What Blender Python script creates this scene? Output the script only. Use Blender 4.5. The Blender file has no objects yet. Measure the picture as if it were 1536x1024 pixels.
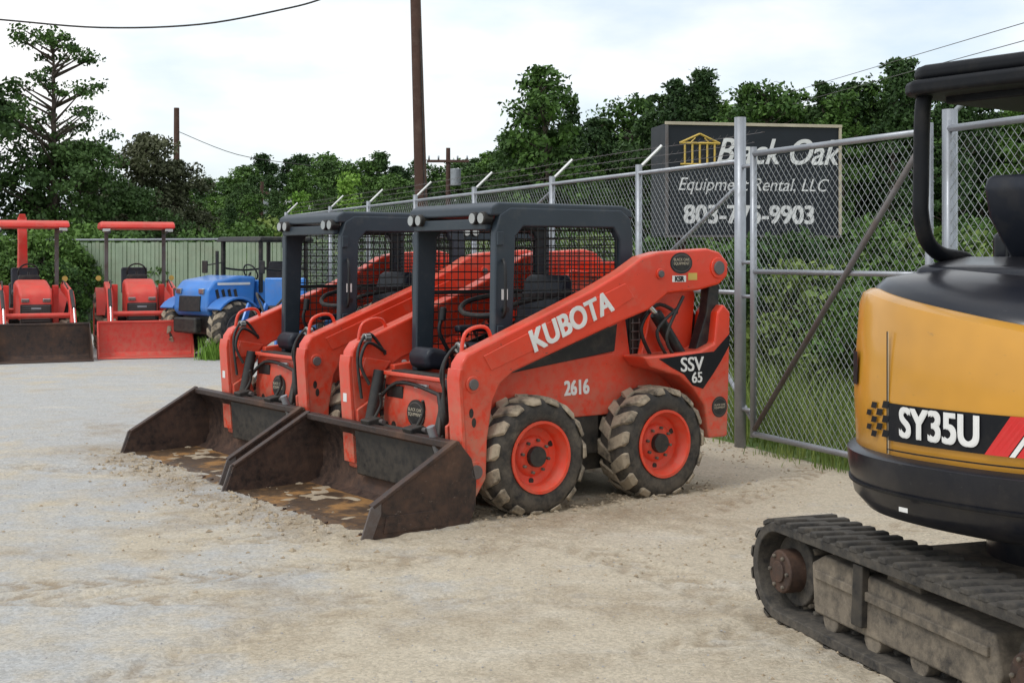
import bpy, bmesh, math, random
import numpy as np
from mathutils import Vector, Matrix, Euler
random.seed(7); rng=np.random.default_rng(7)
scene=bpy.context.scene; col=scene.collection

# ------------------------------------------------------------------ materials
def NN(nt,t,**k):
    n=nt.nodes.new(t)
    for a,b in k.items(): setattr(n,a,b)
    return n
def newmat(name):
    m=bpy.data.materials.new(name); m.use_nodes=True
    nt=m.node_tree; b=nt.nodes['Principled BSDF']
    return m,nt,b
def mixc(nt,f,a,b):
    n=NN(nt,'ShaderNodeMix',data_type='RGBA')
    for idx,v in ((0,f),(6,a),(7,b)):
        if isinstance(v,(int,float)): n.inputs[idx].default_value=v
        elif isinstance(v,tuple): n.inputs[idx].default_value=(*v[:3],1)
        else: nt.links.new(v,n.inputs[idx])
    return n.outputs[2]
def mrange(nt,v,a,b,c=0,d=1):
    n=NN(nt,'ShaderNodeMapRange'); nt.links.new(v,n.inputs[0])
    for i,x in enumerate((a,b,c,d)): n.inputs[1+i].default_value=x
    return n.outputs[0]
def mth(nt,op,a,b):
    n=NN(nt,'ShaderNodeMath',operation=op)
    for i,v in enumerate((a,b)):
        if isinstance(v,(int,float)): n.inputs[i].default_value=v
        else: nt.links.new(v,n.inputs[i])
    return n.outputs[0]
def noise(nt,co,scale,det=6,rough=.6):
    n=NN(nt,'ShaderNodeTexNoise'); n.inputs['Scale'].default_value=scale
    n.inputs['Detail'].default_value=det; n.inputs['Roughness'].default_value=rough
    nt.links.new(co,n.inputs['Vector']); return n.outputs['Fac']
def mat(name,c,rough=.5,metal=0,dirt=(.28,.23,.17),amt=.35,ds=5,low=.5,bump=.0,bs=60,lo=.48,hi=.72,coat=0,scuff=0,sc=(.05,.035,.03),spec=.5,zt=1.1):
    m,nt,b=newmat(name); tc=NN(nt,'ShaderNodeTexCoord'); co=tc.outputs['Object']
    n1=noise(nt,co,ds,8,.68); f=mrange(nt,n1,lo,hi,0,amt)
    geo=NN(nt,'ShaderNodeNewGeometry'); sx=NN(nt,'ShaderNodeSeparateXYZ'); nt.links.new(geo.outputs['Position'],sx.inputs[0])
    zz=mrange(nt,sx.outputs[2],.0,zt,low,0)
    n3=noise(nt,co,14,8,.7)
    f2=mth(nt,'MULTIPLY',zz,mrange(nt,n3,.34,.60))
    nz=NN(nt,'ShaderNodeSeparateXYZ'); nt.links.new(geo.outputs['Normal'],nz.inputs[0])
    f3=mth(nt,'MULTIPLY',mrange(nt,nz.outputs[2],.5,1,0,min(.45,low*.6)),mrange(nt,n1,.35,.6,.3,1))
    ff=NN(nt,'ShaderNodeMath',operation='MAXIMUM'); nt.links.new(f,ff.inputs[0]); nt.links.new(f2,ff.inputs[1])
    fg=mth(nt,'MAXIMUM',ff.outputs[0],f3)
    n2=noise(nt,co,2.2,3)
    cv=mixc(nt,mrange(nt,n2,.3,.7),tuple(x*.85 for x in c),tuple(min(1,x*1.12) for x in c))
    if scuff:
        mp=NN(nt,'ShaderNodeMapping'); mp.inputs['Scale'].default_value=(1,1,2.6); mp.inputs['Rotation'].default_value=(0,.5,0); nt.links.new(co,mp.inputs[0])
        ns=noise(nt,mp.outputs[0],17,12,.78); cv=mixc(nt,mrange(nt,ns,.61,.66,0,scuff),cv,sc)
    cc=mixc(nt,fg,cv,dirt)
    nt.links.new(cc,b.inputs['Base Color'])
    nt.links.new(mrange(nt,fg,0,.6,rough,min(1,rough+.4)),b.inputs['Roughness'])
    b.inputs['Metallic'].default_value=metal; b.inputs['Specular IOR Level'].default_value=spec
    if coat: b.inputs['Coat Weight'].default_value=coat; b.inputs['Coat Roughness'].default_value=.12
    if bump:
        bp=NN(nt,'ShaderNodeBump'); bp.inputs['Strength'].default_value=bump; bp.inputs['Distance'].default_value=.01
        nt.links.new(noise(nt,co,bs,6,.7),bp.inputs['Height']); nt.links.new(bp.outputs[0],b.inputs['Normal'])
    return m
M={}
M['red']=mat('orange_red_paint',(.74,.046,.015),.33,amt=.40,ds=5,low=.95,coat=.25,lo=.53,hi=.8,scuff=.85,dirt=(.40,.25,.17),zt=1.25)
M['redd']=mat('faded_red_paint',(.66,.040,.028),.45,amt=.3,ds=5,low=.45,scuff=.6,dirt=(.38,.27,.19))
M['rim']=mat('rim_paint',(.80,.048,.014),.4,amt=.4,ds=12,low=.35,dirt=(.36,.26,.18))
M['grey']=mat('cab_grey_paint',(.028,.040,.054),.42,amt=.22,ds=9,low=.25,lo=.55,hi=.8,scuff=.35,sc=(.12,.12,.12),spec=.4,dirt=(.16,.15,.13))
M['black']=mat('black_paint',(.012,.013,.015),.45,amt=.25,ds=8,low=.35,dirt=(.20,.165,.12),spec=.4)
M['blackc']=mat('gloss_black_paint',(.005,.007,.014),.28,amt=.08,ds=5,low=.10,coat=.15,scuff=.25,sc=(.15,.15,.15),spec=.4)
M['blackm']=mat('satin_black_paint',(.005,.006,.009),.55,amt=.06,ds=5,low=.02,spec=.25)
M['mesh']=mat('black_mesh_wire',(.008,.009,.010),.5,amt=.1,low=.1)
M['tyre']=mat('tyre_rubber',(.016,.016,.017),.75,dirt=(.26,.215,.16),amt=.65,ds=5,low=.45,bump=.2)
M['lug']=mat('muddy_tread',(.05,.044,.037),.9,dirt=(.40,.33,.24),amt=.95,ds=7,low=1.0,lo=.32,hi=.54,bump=.5)
M['rust']=mat('bucket_worn_steel',(.024,.021,.022),.38,.35,dirt=(.16,.09,.06),amt=.9,ds=2.6,low=.6,bump=.35,bs=22,lo=.44,hi=.66,scuff=.8,sc=(.24,.20,.17))
M['rusti']=mat('bucket_rusty_floor',(.05,.036,.027),.45,.25,dirt=(.36,.185,.06),amt=.95,ds=2.3,low=.25,bump=.3,bs=25,lo=.48,hi=.60,scuff=.8,sc=(.34,.28,.21))
M['galv']=mat('galvanised_steel',(.34,.36,.39),.42,.55,dirt=(.2,.2,.19),amt=.35,ds=6,low=.25)
M['galvd']=mat('weathered_steel_brace',(.15,.14,.14),.6,.4,dirt=(.15,.09,.06),amt=.5)
M['wire']=mat('galvanised_wire',(.38,.40,.42),.5,.3,amt=.2,low=.1)
M['yellow']=mat('mustard_yellow_paint',(.58,.275,.026),.30,amt=.18,ds=4,low=.35,coat=.4,lo=.56,hi=.85,scuff=.4,sc=(.2,.13,.05))
M['track']=mat('track_rubber',(.018,.018,.019),.8,dirt=(.24,.205,.16),amt=.55,ds=8,low=.45,bump=.5,bs=40)
M['dusty']=mat('dusty_track_frame',(.035,.032,.03),.85,dirt=(.27,.225,.17),amt=.9,ds=5,low=.85,lo=.38,hi=.62,bump=.5,bs=30,scuff=.5)
M['white']=mat('white_decal',(.80,.80,.78),.5,amt=.12,low=.05,scuff=.25,sc=(.5,.2,.15))
M['whiteb']=mat('white_paint_clean',(.75,.75,.74),.5,amt=.08,low=0)
M['decalred']=mat('red_decal',(.6,.02,.02),.4,amt=.1,low=.05)
M['gold']=mat('gold_paint',(.62,.44,.10),.5,amt=.1,low=0)
M['signb']=mat('sign_black',(.012,.016,.022),.5,amt=.2,ds=2,low=0,dirt=(.05,.06,.07),spec=.3)
M['tan']=mat('sign_trim',(.50,.44,.33),.6,amt=.3,low=0)
M['wood']=mat('pole_wood',(.075,.036,.026),.85,dirt=(.16,.11,.09),amt=.5,ds=3,low=0,bump=.5,bs=18)
M['blue']=mat('blue_paint',(.035,.20,.60),.35,amt=.25,low=.4,coat=.2,scuff=.4)
M['chrome']=mat('hydraulic_chrome',(.6,.6,.6),.2,.9,amt=.2,low=.1)
M['seat']=mat('seat_vinyl',(.015,.019,.030),.45,amt=.1,low=.05,spec=.35)
M['lens']=mat('lamp_lens',(.40,.40,.39),.10,.8,amt=.1,low=0)
M['slat']=mat('green_slats',(.26,.33,.23),.6,amt=.3,low=.2,ds=2)
M['hose']=mat('rubber_hose',(.012,.012,.013),.5,amt=.2,low=.2)

def leafmat(name,dark,light):
    m,nt,b=newmat(name); tc=NN(nt,'ShaderNodeTexCoord'); geo=NN(nt,'ShaderNodeNewGeometry'); oi=NN(nt,'ShaderNodeObjectInfo')
    n=noise(nt,tc.outputs['Object'],1.1,4)
    f=mth(nt,'ADD',mth(nt,'MULTIPLY',mrange(nt,n,.3,.7),.55),mth(nt,'MULTIPLY',geo.outputs['Random Per Island'],.45))
    f=mth(nt,'ADD',f,mth(nt,'MULTIPLY',mth(nt,'SUBTRACT',oi.outputs['Random'],.5),.7))
    f=mrange(nt,f,0,1)
    c=mixc(nt,f,dark,light); nt.links.new(c,b.inputs['Base Color']); b.inputs['Roughness'].default_value=.6
    b.inputs['Specular IOR Level'].default_value=.2
    return m
M['leafd']=leafmat('dark_foliage',(.022,.048,.018),(.080,.145,.042))
M['leafm']=leafmat('foliage',(.028,.066,.017),(.115,.21,.042))
M['leafb']=leafmat('bright_foliage',(.12,.24,.03),(.24,.40,.07))
M['leafo']=leafmat('olive_foliage',(.05,.06,.03),(.12,.13,.07))
M['grass']=leafmat('grass_blades',(.06,.12,.025),(.24,.31,.08))
M['bark']=mat('bark',(.06,.045,.035),.9,amt=.4,low=0,bump=.5,bs=20)

def ground_mat():
    m,nt,b=newmat('gravel_sand_ground'); tc=NN(nt,'ShaderNodeTexCoord'); co=tc.outputs['Object']
    sx=NN(nt,'ShaderNodeSeparateXYZ'); nt.links.new(co,sx.inputs[0])
    big=noise(nt,co,.33,6,.6); med=noise(nt,co,1.7,9,.7); fine=noise(nt,co,55,4,.8)
    g=mrange(nt,sx.outputs[0],-3.6,1.2,-.12,.30)
    f=mth(nt,'ADD',big,g); f=mth(nt,'ADD',f,mth(nt,'MULTIPLY',mth(nt,'SUBTRACT',med,.5),1.2))
    sand=mrange(nt,f,.38,.64)
    c=mixc(nt,sand,(.455,.452,.438),(.53,.462,.355))
    p=noise(nt,co,.9,8,.72); c=mixc(nt,mrange(nt,p,.55,.70,0,.55),c,(.43,.345,.24))
    p2=noise(nt,co,4.2,8,.75); c=mixc(nt,mrange(nt,p2,.50,.70,0,.50),c,(.43,.365,.27))
    mpw=NN(nt,'ShaderNodeMapping'); mpw.inputs['Scale'].default_value=(.5,2.2,1); mpw.inputs['Rotation'].default_value=(0,0,.5); nt.links.new(co,mpw.inputs[0])
    st_=noise(nt,mpw.outputs[0],1.3,8,.65); c=mixc(nt,mrange(nt,st_,.54,.68,0,.6),c,(.58,.535,.455))
    at=NN(nt,'ShaderNodeAttribute',attribute_name='disturb'); c=mixc(nt,mth(nt,'MULTIPLY',at.outputs['Fac'],mrange(nt,p2,.32,.55,.35,1)),c,(.31,.24,.16))
    v=NN(nt,'ShaderNodeTexVoronoi'); v.inputs['Scale'].default_value=75; nt.links.new(co,v.inputs['Vector'])
    hs=NN(nt,'ShaderNodeSeparateColor'); nt.links.new(v.outputs['Color'],hs.inputs[0])
    st=mrange(nt,hs.outputs[0],0,1,.82,1.14)
    mul=NN(nt,'ShaderNodeVectorMath',operation='SCALE'); nt.links.new(c,mul.inputs[0]); nt.links.new(st,mul.inputs['Scale'])
    c2=mixc(nt,mrange(nt,fine,.60,.74,0,.5),mul.outputs[0],(.68,.67,.63))
    fine2=noise(nt,co,90,3,.8); c2=mixc(nt,mrange(nt,fine2,.61,.74,0,.45),c2,(.18,.165,.145))
    nt.links.new(c2,b.inputs['Base Color']); b.inputs['Roughness'].default_value=.95; b.inputs['Specular IOR Level'].default_value=.2
    h=mth(nt,'ADD',mth(nt,'MULTIPLY',med,1.0),mth(nt,'MULTIPLY',fine,.13))
    h=mth(nt,'ADD',h,mth(nt,'MULTIPLY',p2,.6))
    bp=NN(nt,'ShaderNodeBump'); bp.inputs['Strength'].default_value=.8; bp.inputs['Distance'].default_value=.05
    nt.links.new(h,bp.inputs['Height']); nt.links.new(bp.outputs[0],b.inputs['Normal']); return m
M['ground']=ground_mat()
M['field']=mat('grass_field',(.12,.19,.05),.95,dirt=(.20,.21,.09),amt=.8,ds=.5,low=0,bump=.6,bs=6)
M['soil']=mat('sandy_clods',(.36,.285,.195),.95,dirt=(.48,.41,.31),amt=.9,ds=4,low=0)
M['stone']=mat('gravel_stones',(.38,.37,.36),.9,dirt=(.22,.2,.18),amt=.8,ds=3,low=0)

# ------------------------------------------------------------------ builders
def mk(name,verts,faces,m,par=None,smooth=False,bv=0,fix=True,seg=2):
    me=bpy.data.meshes.new(name)
    me.from_pydata([tuple(v) for v in verts],[],[tuple(f) for f in faces])
    if fix:
        bm=bmesh.new(); bm.from_mesh(me); bmesh.ops.recalc_face_normals(bm,faces=bm.faces); bm.to_mesh(me); bm.free()
    me.materials.append(m)
    if smooth: me.polygons.foreach_set('use_smooth',[True]*len(me.polygons))
    o=bpy.data.objects.new(name,me); col.objects.link(o)
    if par: o.parent=par
    if bv:
        b=o.modifiers.new('bevel','BEVEL'); b.width=bv; b.segments=seg; b.limit_method='ANGLE'; b.angle_limit=math.radians(35)
        b.harden_normals=True
        me.polygons.foreach_set('use_smooth',[True]*len(me.polygons))
        if hasattr(me,'set_sharp_from_angle'): me.set_sharp_from_angle(angle=math.radians(40))
    return o
def empty(name,loc=(0,0,0),rz=0):
    o=bpy.data.objects.new(name,None); col.objects.link(o); o.location=loc; o.rotation_euler=(0,0,rz); return o
def box(name,par,c,s,m,R=(0,0,0),bv=.008):
    r=Euler([math.radians(a) for a in R]).to_matrix(); vs=[]
    for x in(-.5,.5):
        for y in(-.5,.5):
            for z in(-.5,.5): vs.append(r@Vector((x*s[0],y*s[1],z*s[2]))+Vector(c))
    fs=[(0,1,3,2),(4,6,7,5),(0,4,5,1),(2,3,7,6),(0,2,6,4),(1,5,7,3)]
    return mk(name,vs,fs,m,par,bv=min(bv,min(s)*.4))
def prism(name,par,prof,y0,y1,m,bv=.008,plane='xz'):
    n=len(prof)
    if plane=='xz': vs=[(x,y0,z) for x,z in prof]+[(x,y1,z) for x,z in prof]
    elif plane=='yz': vs=[(y0,x,z) for x,z in prof]+[(y1,x,z) for x,z in prof]
    else: vs=[(x,z,y0) for x,z in prof]+[(x,z,y1) for x,z in prof]
    fs=[(i,(i+1)%n,n+(i+1)%n,n+i) for i in range(n)]+[tuple(range(n)),tuple(range(2*n-1,n-1,-1))]
    return mk(name,vs,fs,m,par,bv=bv)
def cyl(name,par,p0,p1,r,m,seg=20,r2=None,bv=0):
    p0=Vector(p0);p1=Vector(p1);d=(p1-p0).normalized(); a=d.orthogonal().normalized(); b=d.cross(a); r2=r if r2 is None else r2
    vs=[p0+(a*math.cos(t)+b*math.sin(t))*r for t in [2*math.pi*i/seg for i in range(seg)]]+[p1+(a*math.cos(t)+b*math.sin(t))*r2 for t in [2*math.pi*i/seg for i in range(seg)]]
    fs=[(i,(i+1)%seg,seg+(i+1)%seg,seg+i) for i in range(seg)]+[tuple(range(seg)),tuple(range(2*seg-1,seg-1,-1))]
    o=mk(name,vs,fs,m,par,bv=bv)
    o.data.polygons.foreach_set('use_smooth',[True]*seg+[False]*2)
    if not bv and hasattr(o.data,'set_sharp_from_angle'): o.data.set_sharp_from_angle(angle=math.radians(50))
    return o
def rods(name,par,segs,m,sides=4,caps=True):
    vs=[];fs=[]
    for p0,p1,r in segs:
        p0=Vector(p0);p1=Vector(p1);d=(p1-p0).normalized();a=d.orthogonal().normalized();b=d.cross(a);k=len(vs)
        for p in(p0,p1):
            for i in range(sides):
                t=2*math.pi*(i+.5)/sides; vs.append(p+(a*math.cos(t)+b*math.sin(t))*r)
        for i in range(sides): fs.append((k+i,k+(i+1)%sides,k+sides+(i+1)%sides,k+sides+i))
        if caps: fs.append(tuple(range(k+sides-1,k-1,-1))); fs.append(tuple(range(k+sides,k+2*sides)))
    return mk(name,vs,fs,m,par,smooth=sides>4,fix=False)
def tube(name,par,pts,r,m,cyc=False,sm=True):
    cu=bpy.data.curves.new(name,'CURVE'); cu.dimensions='3D'; cu.bevel_depth=r; cu.bevel_resolution=3; cu.use_fill_caps=True
    if sm and len(pts)>2:
        P=[Vector(p) for p in pts]; out=[]; n=len(P)
        rngi=range(n if cyc else n-1)
        for i in rngi:
            p0=P[(i-1)%n] if (cyc or i>0) else P[i]; p1=P[i]; p2=P[(i+1)%n]; p3=P[(i+2)%n] if (cyc or i+2<n) else P[(i+1)%n]
            for k in range(6):
                t=k/6; out.append(.5*((2*p1)+(-p0+p2)*t+(2*p0-5*p1+4*p2-p3)*t*t+(-p0+3*p1-3*p2+p3)*t**3))
        if not cyc: out.append(P[-1])
        pts=out
    s=cu.splines.new('POLY'); s.points.add(len(pts)-1)
    for i,p in enumerate(pts): s.points[i].co=(*p,1)
    s.use_cyclic_u=cyc; s.use_smooth=True
    cu.materials.append(m); o=bpy.data.objects.new(name,cu); col.objects.link(o)
    if par:o.parent=par
    return o
def lathe(name,par,prof,c,m,seg=44,closed=False):
    vs=[];fs=[];n=len(prof)
    for i in range(seg):
        t=2*math.pi*i/seg
        for r,y in prof: vs.append((c[0]+r*math.cos(t),c[1]+y,c[2]+r*math.sin(t)))
    for i in range(seg):
        j=(i+1)%seg
        for k in range(n-1 if not closed else n): fs.append((i*n+k,i*n+(k+1)%n,j*n+(k+1)%n,j*n+k))
    o=mk(name,vs,fs,m,par,smooth=True)
    if hasattr(o.data,'set_sharp_from_angle'): o.data.set_sharp_from_angle(angle=math.radians(45))
    return o
def text(name,par,body,size,m,org,xd,yd,off=0,shear=0,align='CENTER',ex=.0015,sx=1,bold=0):
    x=Vector(xd).normalized(); y=Vector(yd).normalized(); z=x.cross(y)
    sh=[(0,0)] if not bold else [(-bold,-bold*.6),(bold,-bold*.6),(-bold,bold*.6),(bold,bold*.6),(0,0)]
    for i,(dx,dy) in enumerate(sh):
        cu=bpy.data.curves.new(name,'FONT'); cu.body=body; cu.size=size; cu.extrude=ex+.0002*i; cu.offset=off; cu.shear=shear
        cu.align_x=align; cu.align_y='CENTER'; cu.materials.append(m)
        o=bpy.data.objects.new(name,cu); col.objects.link(o); o.parent=par
        g=Vector(org)+x*dx+y*dy
        o.matrix_local=Matrix(((x[0]*sx,y[0],z[0],g[0]),(x[1]*sx,y[1],z[1],g[1]),(x[2]*sx,y[2],z[2],g[2]),(0,0,0,1)))
    return o
def dup(root,name,loc,rz,skip=()):
    e=empty(name,loc,rz)
    for c in [o for o in root.children]:
        if any(c.name.startswith(s) for s in skip): continue
        k=c.copy(); col.objects.link(k); k.parent=e
    return e
def disc(name,par,c,rx,rz,m,th=.003,side=1,axis='y',n=28):
    pr=[(c[0]+rx*math.cos(2*math.pi*i/n),c[2]+rz*math.sin(2*math.pi*i/n)) for i in range(n)]
    if axis=='y': return prism(name,par,pr,c[1],c[1]+side*th,m,0)
    pr=[(c[1]+rx*math.cos(2*math.pi*i/n),c[2]+rz*math.sin(2*math.pi*i/n)) for i in range(n)]
    return prism(name,par,pr,c[0],c[0]+side*th,m,0,'yz')

# ------------------------------------------------------------------ wheels
def wheel(par,cx,cz,R,yi,yo,sy,rim,nl=15,tag=''):
    w=yo-yi; k=R/.402; rr=.225*k
    pr=[(rr,yi+.02),(rr+.02,yi),(R*.80,yi-.003),(R*.90,yi+.02),(R*.94,yi+w*.15),(R*.955,yi+w*.5),(R*.94,yo-w*.15),(R*.90,yo-.02),(R*.80,yo+.003),(rr+.045,yo),(rr+.02,yo-.004),(rr,yo-.02)]
    lathe('tyre'+tag,par,[(r,sy*y) for r,y in pr],(cx,0,cz),M['tyre'],48)
    vs=[];fs=[]
    ym=(yi+yo)/2
    for h in(0,1):
        for i in range(nl):
            t0=2*math.pi*(i+.5*h)/nl; kk=len(vs)
            yy=[ym-.01*w,(ym+yo)/2,yo-.05*w,yo+.010] if h==0 else [ym+.01*w,(ym+yi)/2,yi+.05*w,yi-.010]
            ro=[R,R*.995,R*.975,R*.90]; ri=[R*.93,R*.93,R*.89,R*.86]; an=[0,.10,.18,.21]; wd=[.20,.22,.24,.18]
            for q in range(4):
                for r_,a_ in((ro[q],-.5),(ro[q],.5),(ri[q],.6),(ri[q],-.6)):
                    t=t0+an[q]+a_*wd[q]*(.85+.3*random.random()); rj=r_*(1+random.uniform(-.014,.004))
                    vs.append((cx+rj*math.cos(t),sy*yy[q],cz+rj*math.sin(t)))
            for q in range(3):
                for e in range(4): fs.append((kk+q*4+e,kk+q*4+(e+1)%4,kk+q*4+4+(e+1)%4,kk+q*4+4+e))
            fs.append((kk,kk+1,kk+2,kk+3)); fs.append((kk+12,kk+13,kk+14,kk+15))
    mk('tread_lugs'+tag,vs,fs,M['lug'],par,bv=.010*k)
    d=yo
    pr=[(rr+.012,d-.005),(rr+.012,d+.006),(rr-.006,d+.006),(rr-.012,d-.02),(rr*.86,d-.035),(rr*.82,d-.09),(rr*.60,d-.10),(rr*.52,d-.075),(rr*.40,d-.07),(0.001,d-.07)]
    lathe('rim'+tag,par,[(r,sy*y) for r,y in pr],(cx,0,cz),rim,40)
    cyl('hub'+tag,par,(cx,sy*(d-.075),cz),(cx,sy*(d-.03),cz),rr*.30,M['black'],18,bv=.006)
    sg=[]
    for i in range(8):
        t=2*math.pi*i/8+.2; x=cx+rr*.47*math.cos(t); z=cz+rr*.47*math.sin(t); sg.append(((x,sy*(d-.08),z),(x,sy*(d-.052),z),.011*k))
    rods('wheel_bolts'+tag,par,sg,M['dusty'],6)
    for t in(.6,2.7,4.8):
        x=cx+rr*.72*math.cos(t); z=cz+rr*.72*math.sin(t); cyl('rim_hole'+tag,par,(x,sy*(d-.10),z),(x,sy*(d-.092),z),.02*k,M['black'],12)

# ------------------------------------------------------------------ skid steer loader
def skid():
    P=empty('skid_steer_loader',(0.146,9.623,0),math.radians(216))
    R_,G,K=M['red'],M['grey'],M['black']
    n=0
    for cx in(.54,-.54):
        for sy in(1,-1):
            n+=1; wheel(P,cx,.40,.402,.53,.82,sy,M['rim'],15,'_%d'%n)
    for cx in(.54,-.54): cyl('axle',P,(cx,-.60,.40),(cx,.60,.40),.07,K)
    prism('chassis',P,[(.86,.30),(.80,.22),(-.95,.22),(-1.12,.34),(-1.12,.66),(.86,.66)],-.50,.50,K,.012)
    for sy in(1,-1):
        a,b=sorted((sy*.50,sy*.56))
        prism('side_panel',P,[(.86,.42),(.86,.93),(.60,.955),(-.28,1.03),(-.30,1.25),(-.40,1.29),(-.46,.93),(-1.02,.93),(-1.02,.60),(.2,.60),(.24,.42)],a,b,R_,.01)
        prism('black_side_wedge',P,[(.62,.93),(-.29,1.04),(-.315,1.23),(.30,1.03)],*sorted((sy*.558,sy*.575)),K,.006)
        prism('side_skirt',P,[(.16,.34),(-.16,.34),(-.16,.60),(.16,.60)],*sorted((sy*.50,sy*.553)),K,.006)
        prism('rear_fender',P,[(-.36,1.01),(-.42,.94),(-.55,.90),(-.70,.86),(-.83,.765),(-.94,.64),(-.985,.40),(-1.17,.40),(-1.19,.90),(-1.20,1.30),(-1.13,1.36),(-1.07,1.30),(-1.04,1.08),(-.90,1.03)],*sorted((sy*.56,sy*.80)),R_,.018)
        prism('rear_badge_panel',P,[(-.50,.99),(-.62,.925),(-.74,.87),(-.82,.79),(-.92,.76),(-1.02,.86),(-1.10,.95),(-1.185,1.06),(-1.185,1.14),(-1.03,1.02),(-.86,1.012)],*sorted((sy*.798,sy*.804)),M['blackm'],.001)
        prism('arm_tower',P,[(-.50,.95),(-.58,1.22),(-.66,1.45),(-.80,1.60),(-.98,1.58),(-1.04,1.42),(-1.00,1.05),(-.9,.95)],*sorted((sy*.545,sy*.60)),R_,.012)
        prism('rear_link',P,[(-.90,.98),(-1.03,1.30),(-1.06,1.56),(-1.16,1.58),(-1.15,1.28),(-1.03,.98)],*sorted((sy*.64,sy*.73)),K,.012)
        cyl('lift_cylinder',P,(-.82,sy*.70,.97),(-.56,sy*.70,1.30),.045,K,16,bv=.004)
        cyl('lift_rod',P,(-.56,sy*.70,1.30),(-.42,sy*.70,1.42),.02,M['chrome'],12)
        tube('hose',P,[(-.55,sy*.66,1.0),(-.45,sy*.67,1.2),(-.6,sy*.67,1.36),(-.8,sy*.66,1.3)],.014,M['hose'])
        tube('hose',P,[(-.62,sy*.75,1.0),(-.52,sy*.76,1.18),(-.70,sy*.76,1.33)],.012,M['hose'])
        tube('hose',P,[(-.68,sy*.76,1.0),(-.60,sy*.77,1.15),(-.76,sy*.77,1.42)],.012,M['hose'])
        AI,AO=(.66,.79) if sy>0 else (.60,.735)
        arm=[(1.10,1.09),(1.145,1.03),(1.155,.93),(1.11,.45),(1.10,.20),(1.03,.18),(.95,.30),(.94,.55),(.90,.78),(.84,.89),(.74,.96),(-.10,1.235),(-.42,1.33),(-.60,1.44),(-.90,1.46),(-1.10,1.50),(-1.185,1.56),(-1.19,1.66),(-1.10,1.735),(-.98,1.76),(-.52,1.735),(-.36,1.70),(-.18,1.60),(.10,1.475),(1.0,1.13)]
        prism('lift_arm',P,arm,*sorted((sy*AI,sy*AO)),R_,.02)
        prism('arm_plate',P,[(.98,1.075),(.10,1.41),(-.20,1.52),(-.28,1.42),(.0,1.29),(.92,.98)],*sorted((sy*(AO-.002),sy*(AO+.007))),R_,.006)
        prism('arm_front_plate',P,[(1.16,1.00),(1.17,.93),(1.125,.24),(1.10,.24),(1.145,.93),(1.14,1.0)],*sorted((sy*AI,sy*(AO+.012))),R_,.005)
        prism('arm_inner_gusset',P,[(1.12,.62),(1.10,.20),(.98,.20),(.93,.55),(.98,.70)],*sorted((sy*.56,sy*.59)),R_,.006)
        prism('knee_web',P,[(1.06,.99),(1.10,.85),(.93,.84),(.84,.95)],*sorted((sy*.56,sy*(AI+.01))),R_,.01)
        for (ax,az,r) in((1.06,.90,.035),(1.04,.35,.045),(-1.08,1.62,.05),(-.52,1.58,.025)):
            cyl('pivot_pin',P,(ax,sy*.60,az),(ax,sy*(AO+.022),az),r,M['galvd'],16,bv=.004)
            cyl('pivot_boss',P,(ax,sy*(AO-.01),az),(ax,sy*(AO+.010),az),r*1.5,R_,20,bv=.004)
        for (ax,az) in((1.07,.72),(1.05,.66)):
            disc('arm_slot',P,(ax,sy*(AO+.0005),az),.016,.03,K,.002,sy)
        cyl('tilt_cylinder',P,(1.00,sy*.46,.90),(1.10,sy*.44,.48),.042,K,16,bv=.004)
        cyl('tilt_rod',P,(1.10,sy*.44,.48),(1.13,sy*.44,.30),.022,M['chrome'],12)
        tube('front_hose',P,[(.90,sy*.55,1.02),(1.05,sy*.54,1.09),(1.12,sy*.52,.95),(1.06,sy*.50,.80)],.012,M['hose'])
        tube('front_hose',P,[(.88,sy*.58,1.00),(1.00,sy*.60,1.15),(1.12,sy*.56,1.02),(1.10,sy*.54,.70)],.011,M['hose'])
        tube('front_guard',P,[(.80,sy*.66,1.05),(.86,sy*.66,1.24),(1.02,sy*.66,1.22),(1.06,sy*.66,1.08)],.013,R_)
        cyl('marker_lamp',P,(1.00,sy*.60,1.12),(1.05,sy*.60,1.12),.035,M['lens'],16,bv=.004)
        fr=[(.705,.88),(.69,1.86),(.655,1.98),(.57,2.03),(-.40,2.03),(-.49,1.97),(-.51,1.85),(-.50,1.10),(-.38,1.10),(-.385,1.82),(-.33,1.90),(.46,1.90),(.525,1.83),(.56,.88)]
        prism('cab_side_frame',P,fr,*sorted((sy*.45,sy*.52)),G,.014)
        sg=[]
        x=-.38
        while x<.56: sg.append(((x,sy*.487,.92),(x,sy*.487,1.90),.0044)); x+=.058
        z=.95
        while z<1.9: sg.append(((-.40,sy*.481,z),(.56,sy*.481,z),.0044)); z+=.058
        rods('side_mesh',P,sg,M['mesh'])
        box('side_window_bar',P,(.08,sy*.47,1.44),(.94,.02,.03),M['mesh'],bv=.003)
        cyl('mirror_cap',P,(.62,sy*.52,1.35),(.62,sy*.55,1.35),.02,K,12)
        tube('grab_rail',P,[(.64,sy*.53,1.30),(.65,sy*.57,1.36),(.65,sy*.57,1.62),(.64,sy*.53,1.68)],.011,K)
        for z in(1.82,1.2): box('door_hinge',P,(.66,sy*.528,z),(.05,.018,.09),G,bv=.005)
        for dy in(.0,-.10):
            y=sy*(.44+dy)
            cyl('work_lamp',P,(.68,y,1.955),(.755,y,1.955),.043,K,20,bv=.004)
            cyl('work_lamp_lens',P,(.753,y,1.955),(.76,y,1.955),.035,M['lens'],20)
    prism('cab_roof',P,[(.73,1.97),(.72,2.03),(.66,2.06),(-.42,2.06),(-.50,2.03),(-.52,1.97)],-.515,.515,G,.016)
    box('roof_rib',P,(.10,0,2.062),(.9,.6,.02),G,bv=.01)
    box('front_header',P,(.70,0,1.915),(.05,.90,.075),G,bv=.01)
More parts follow.
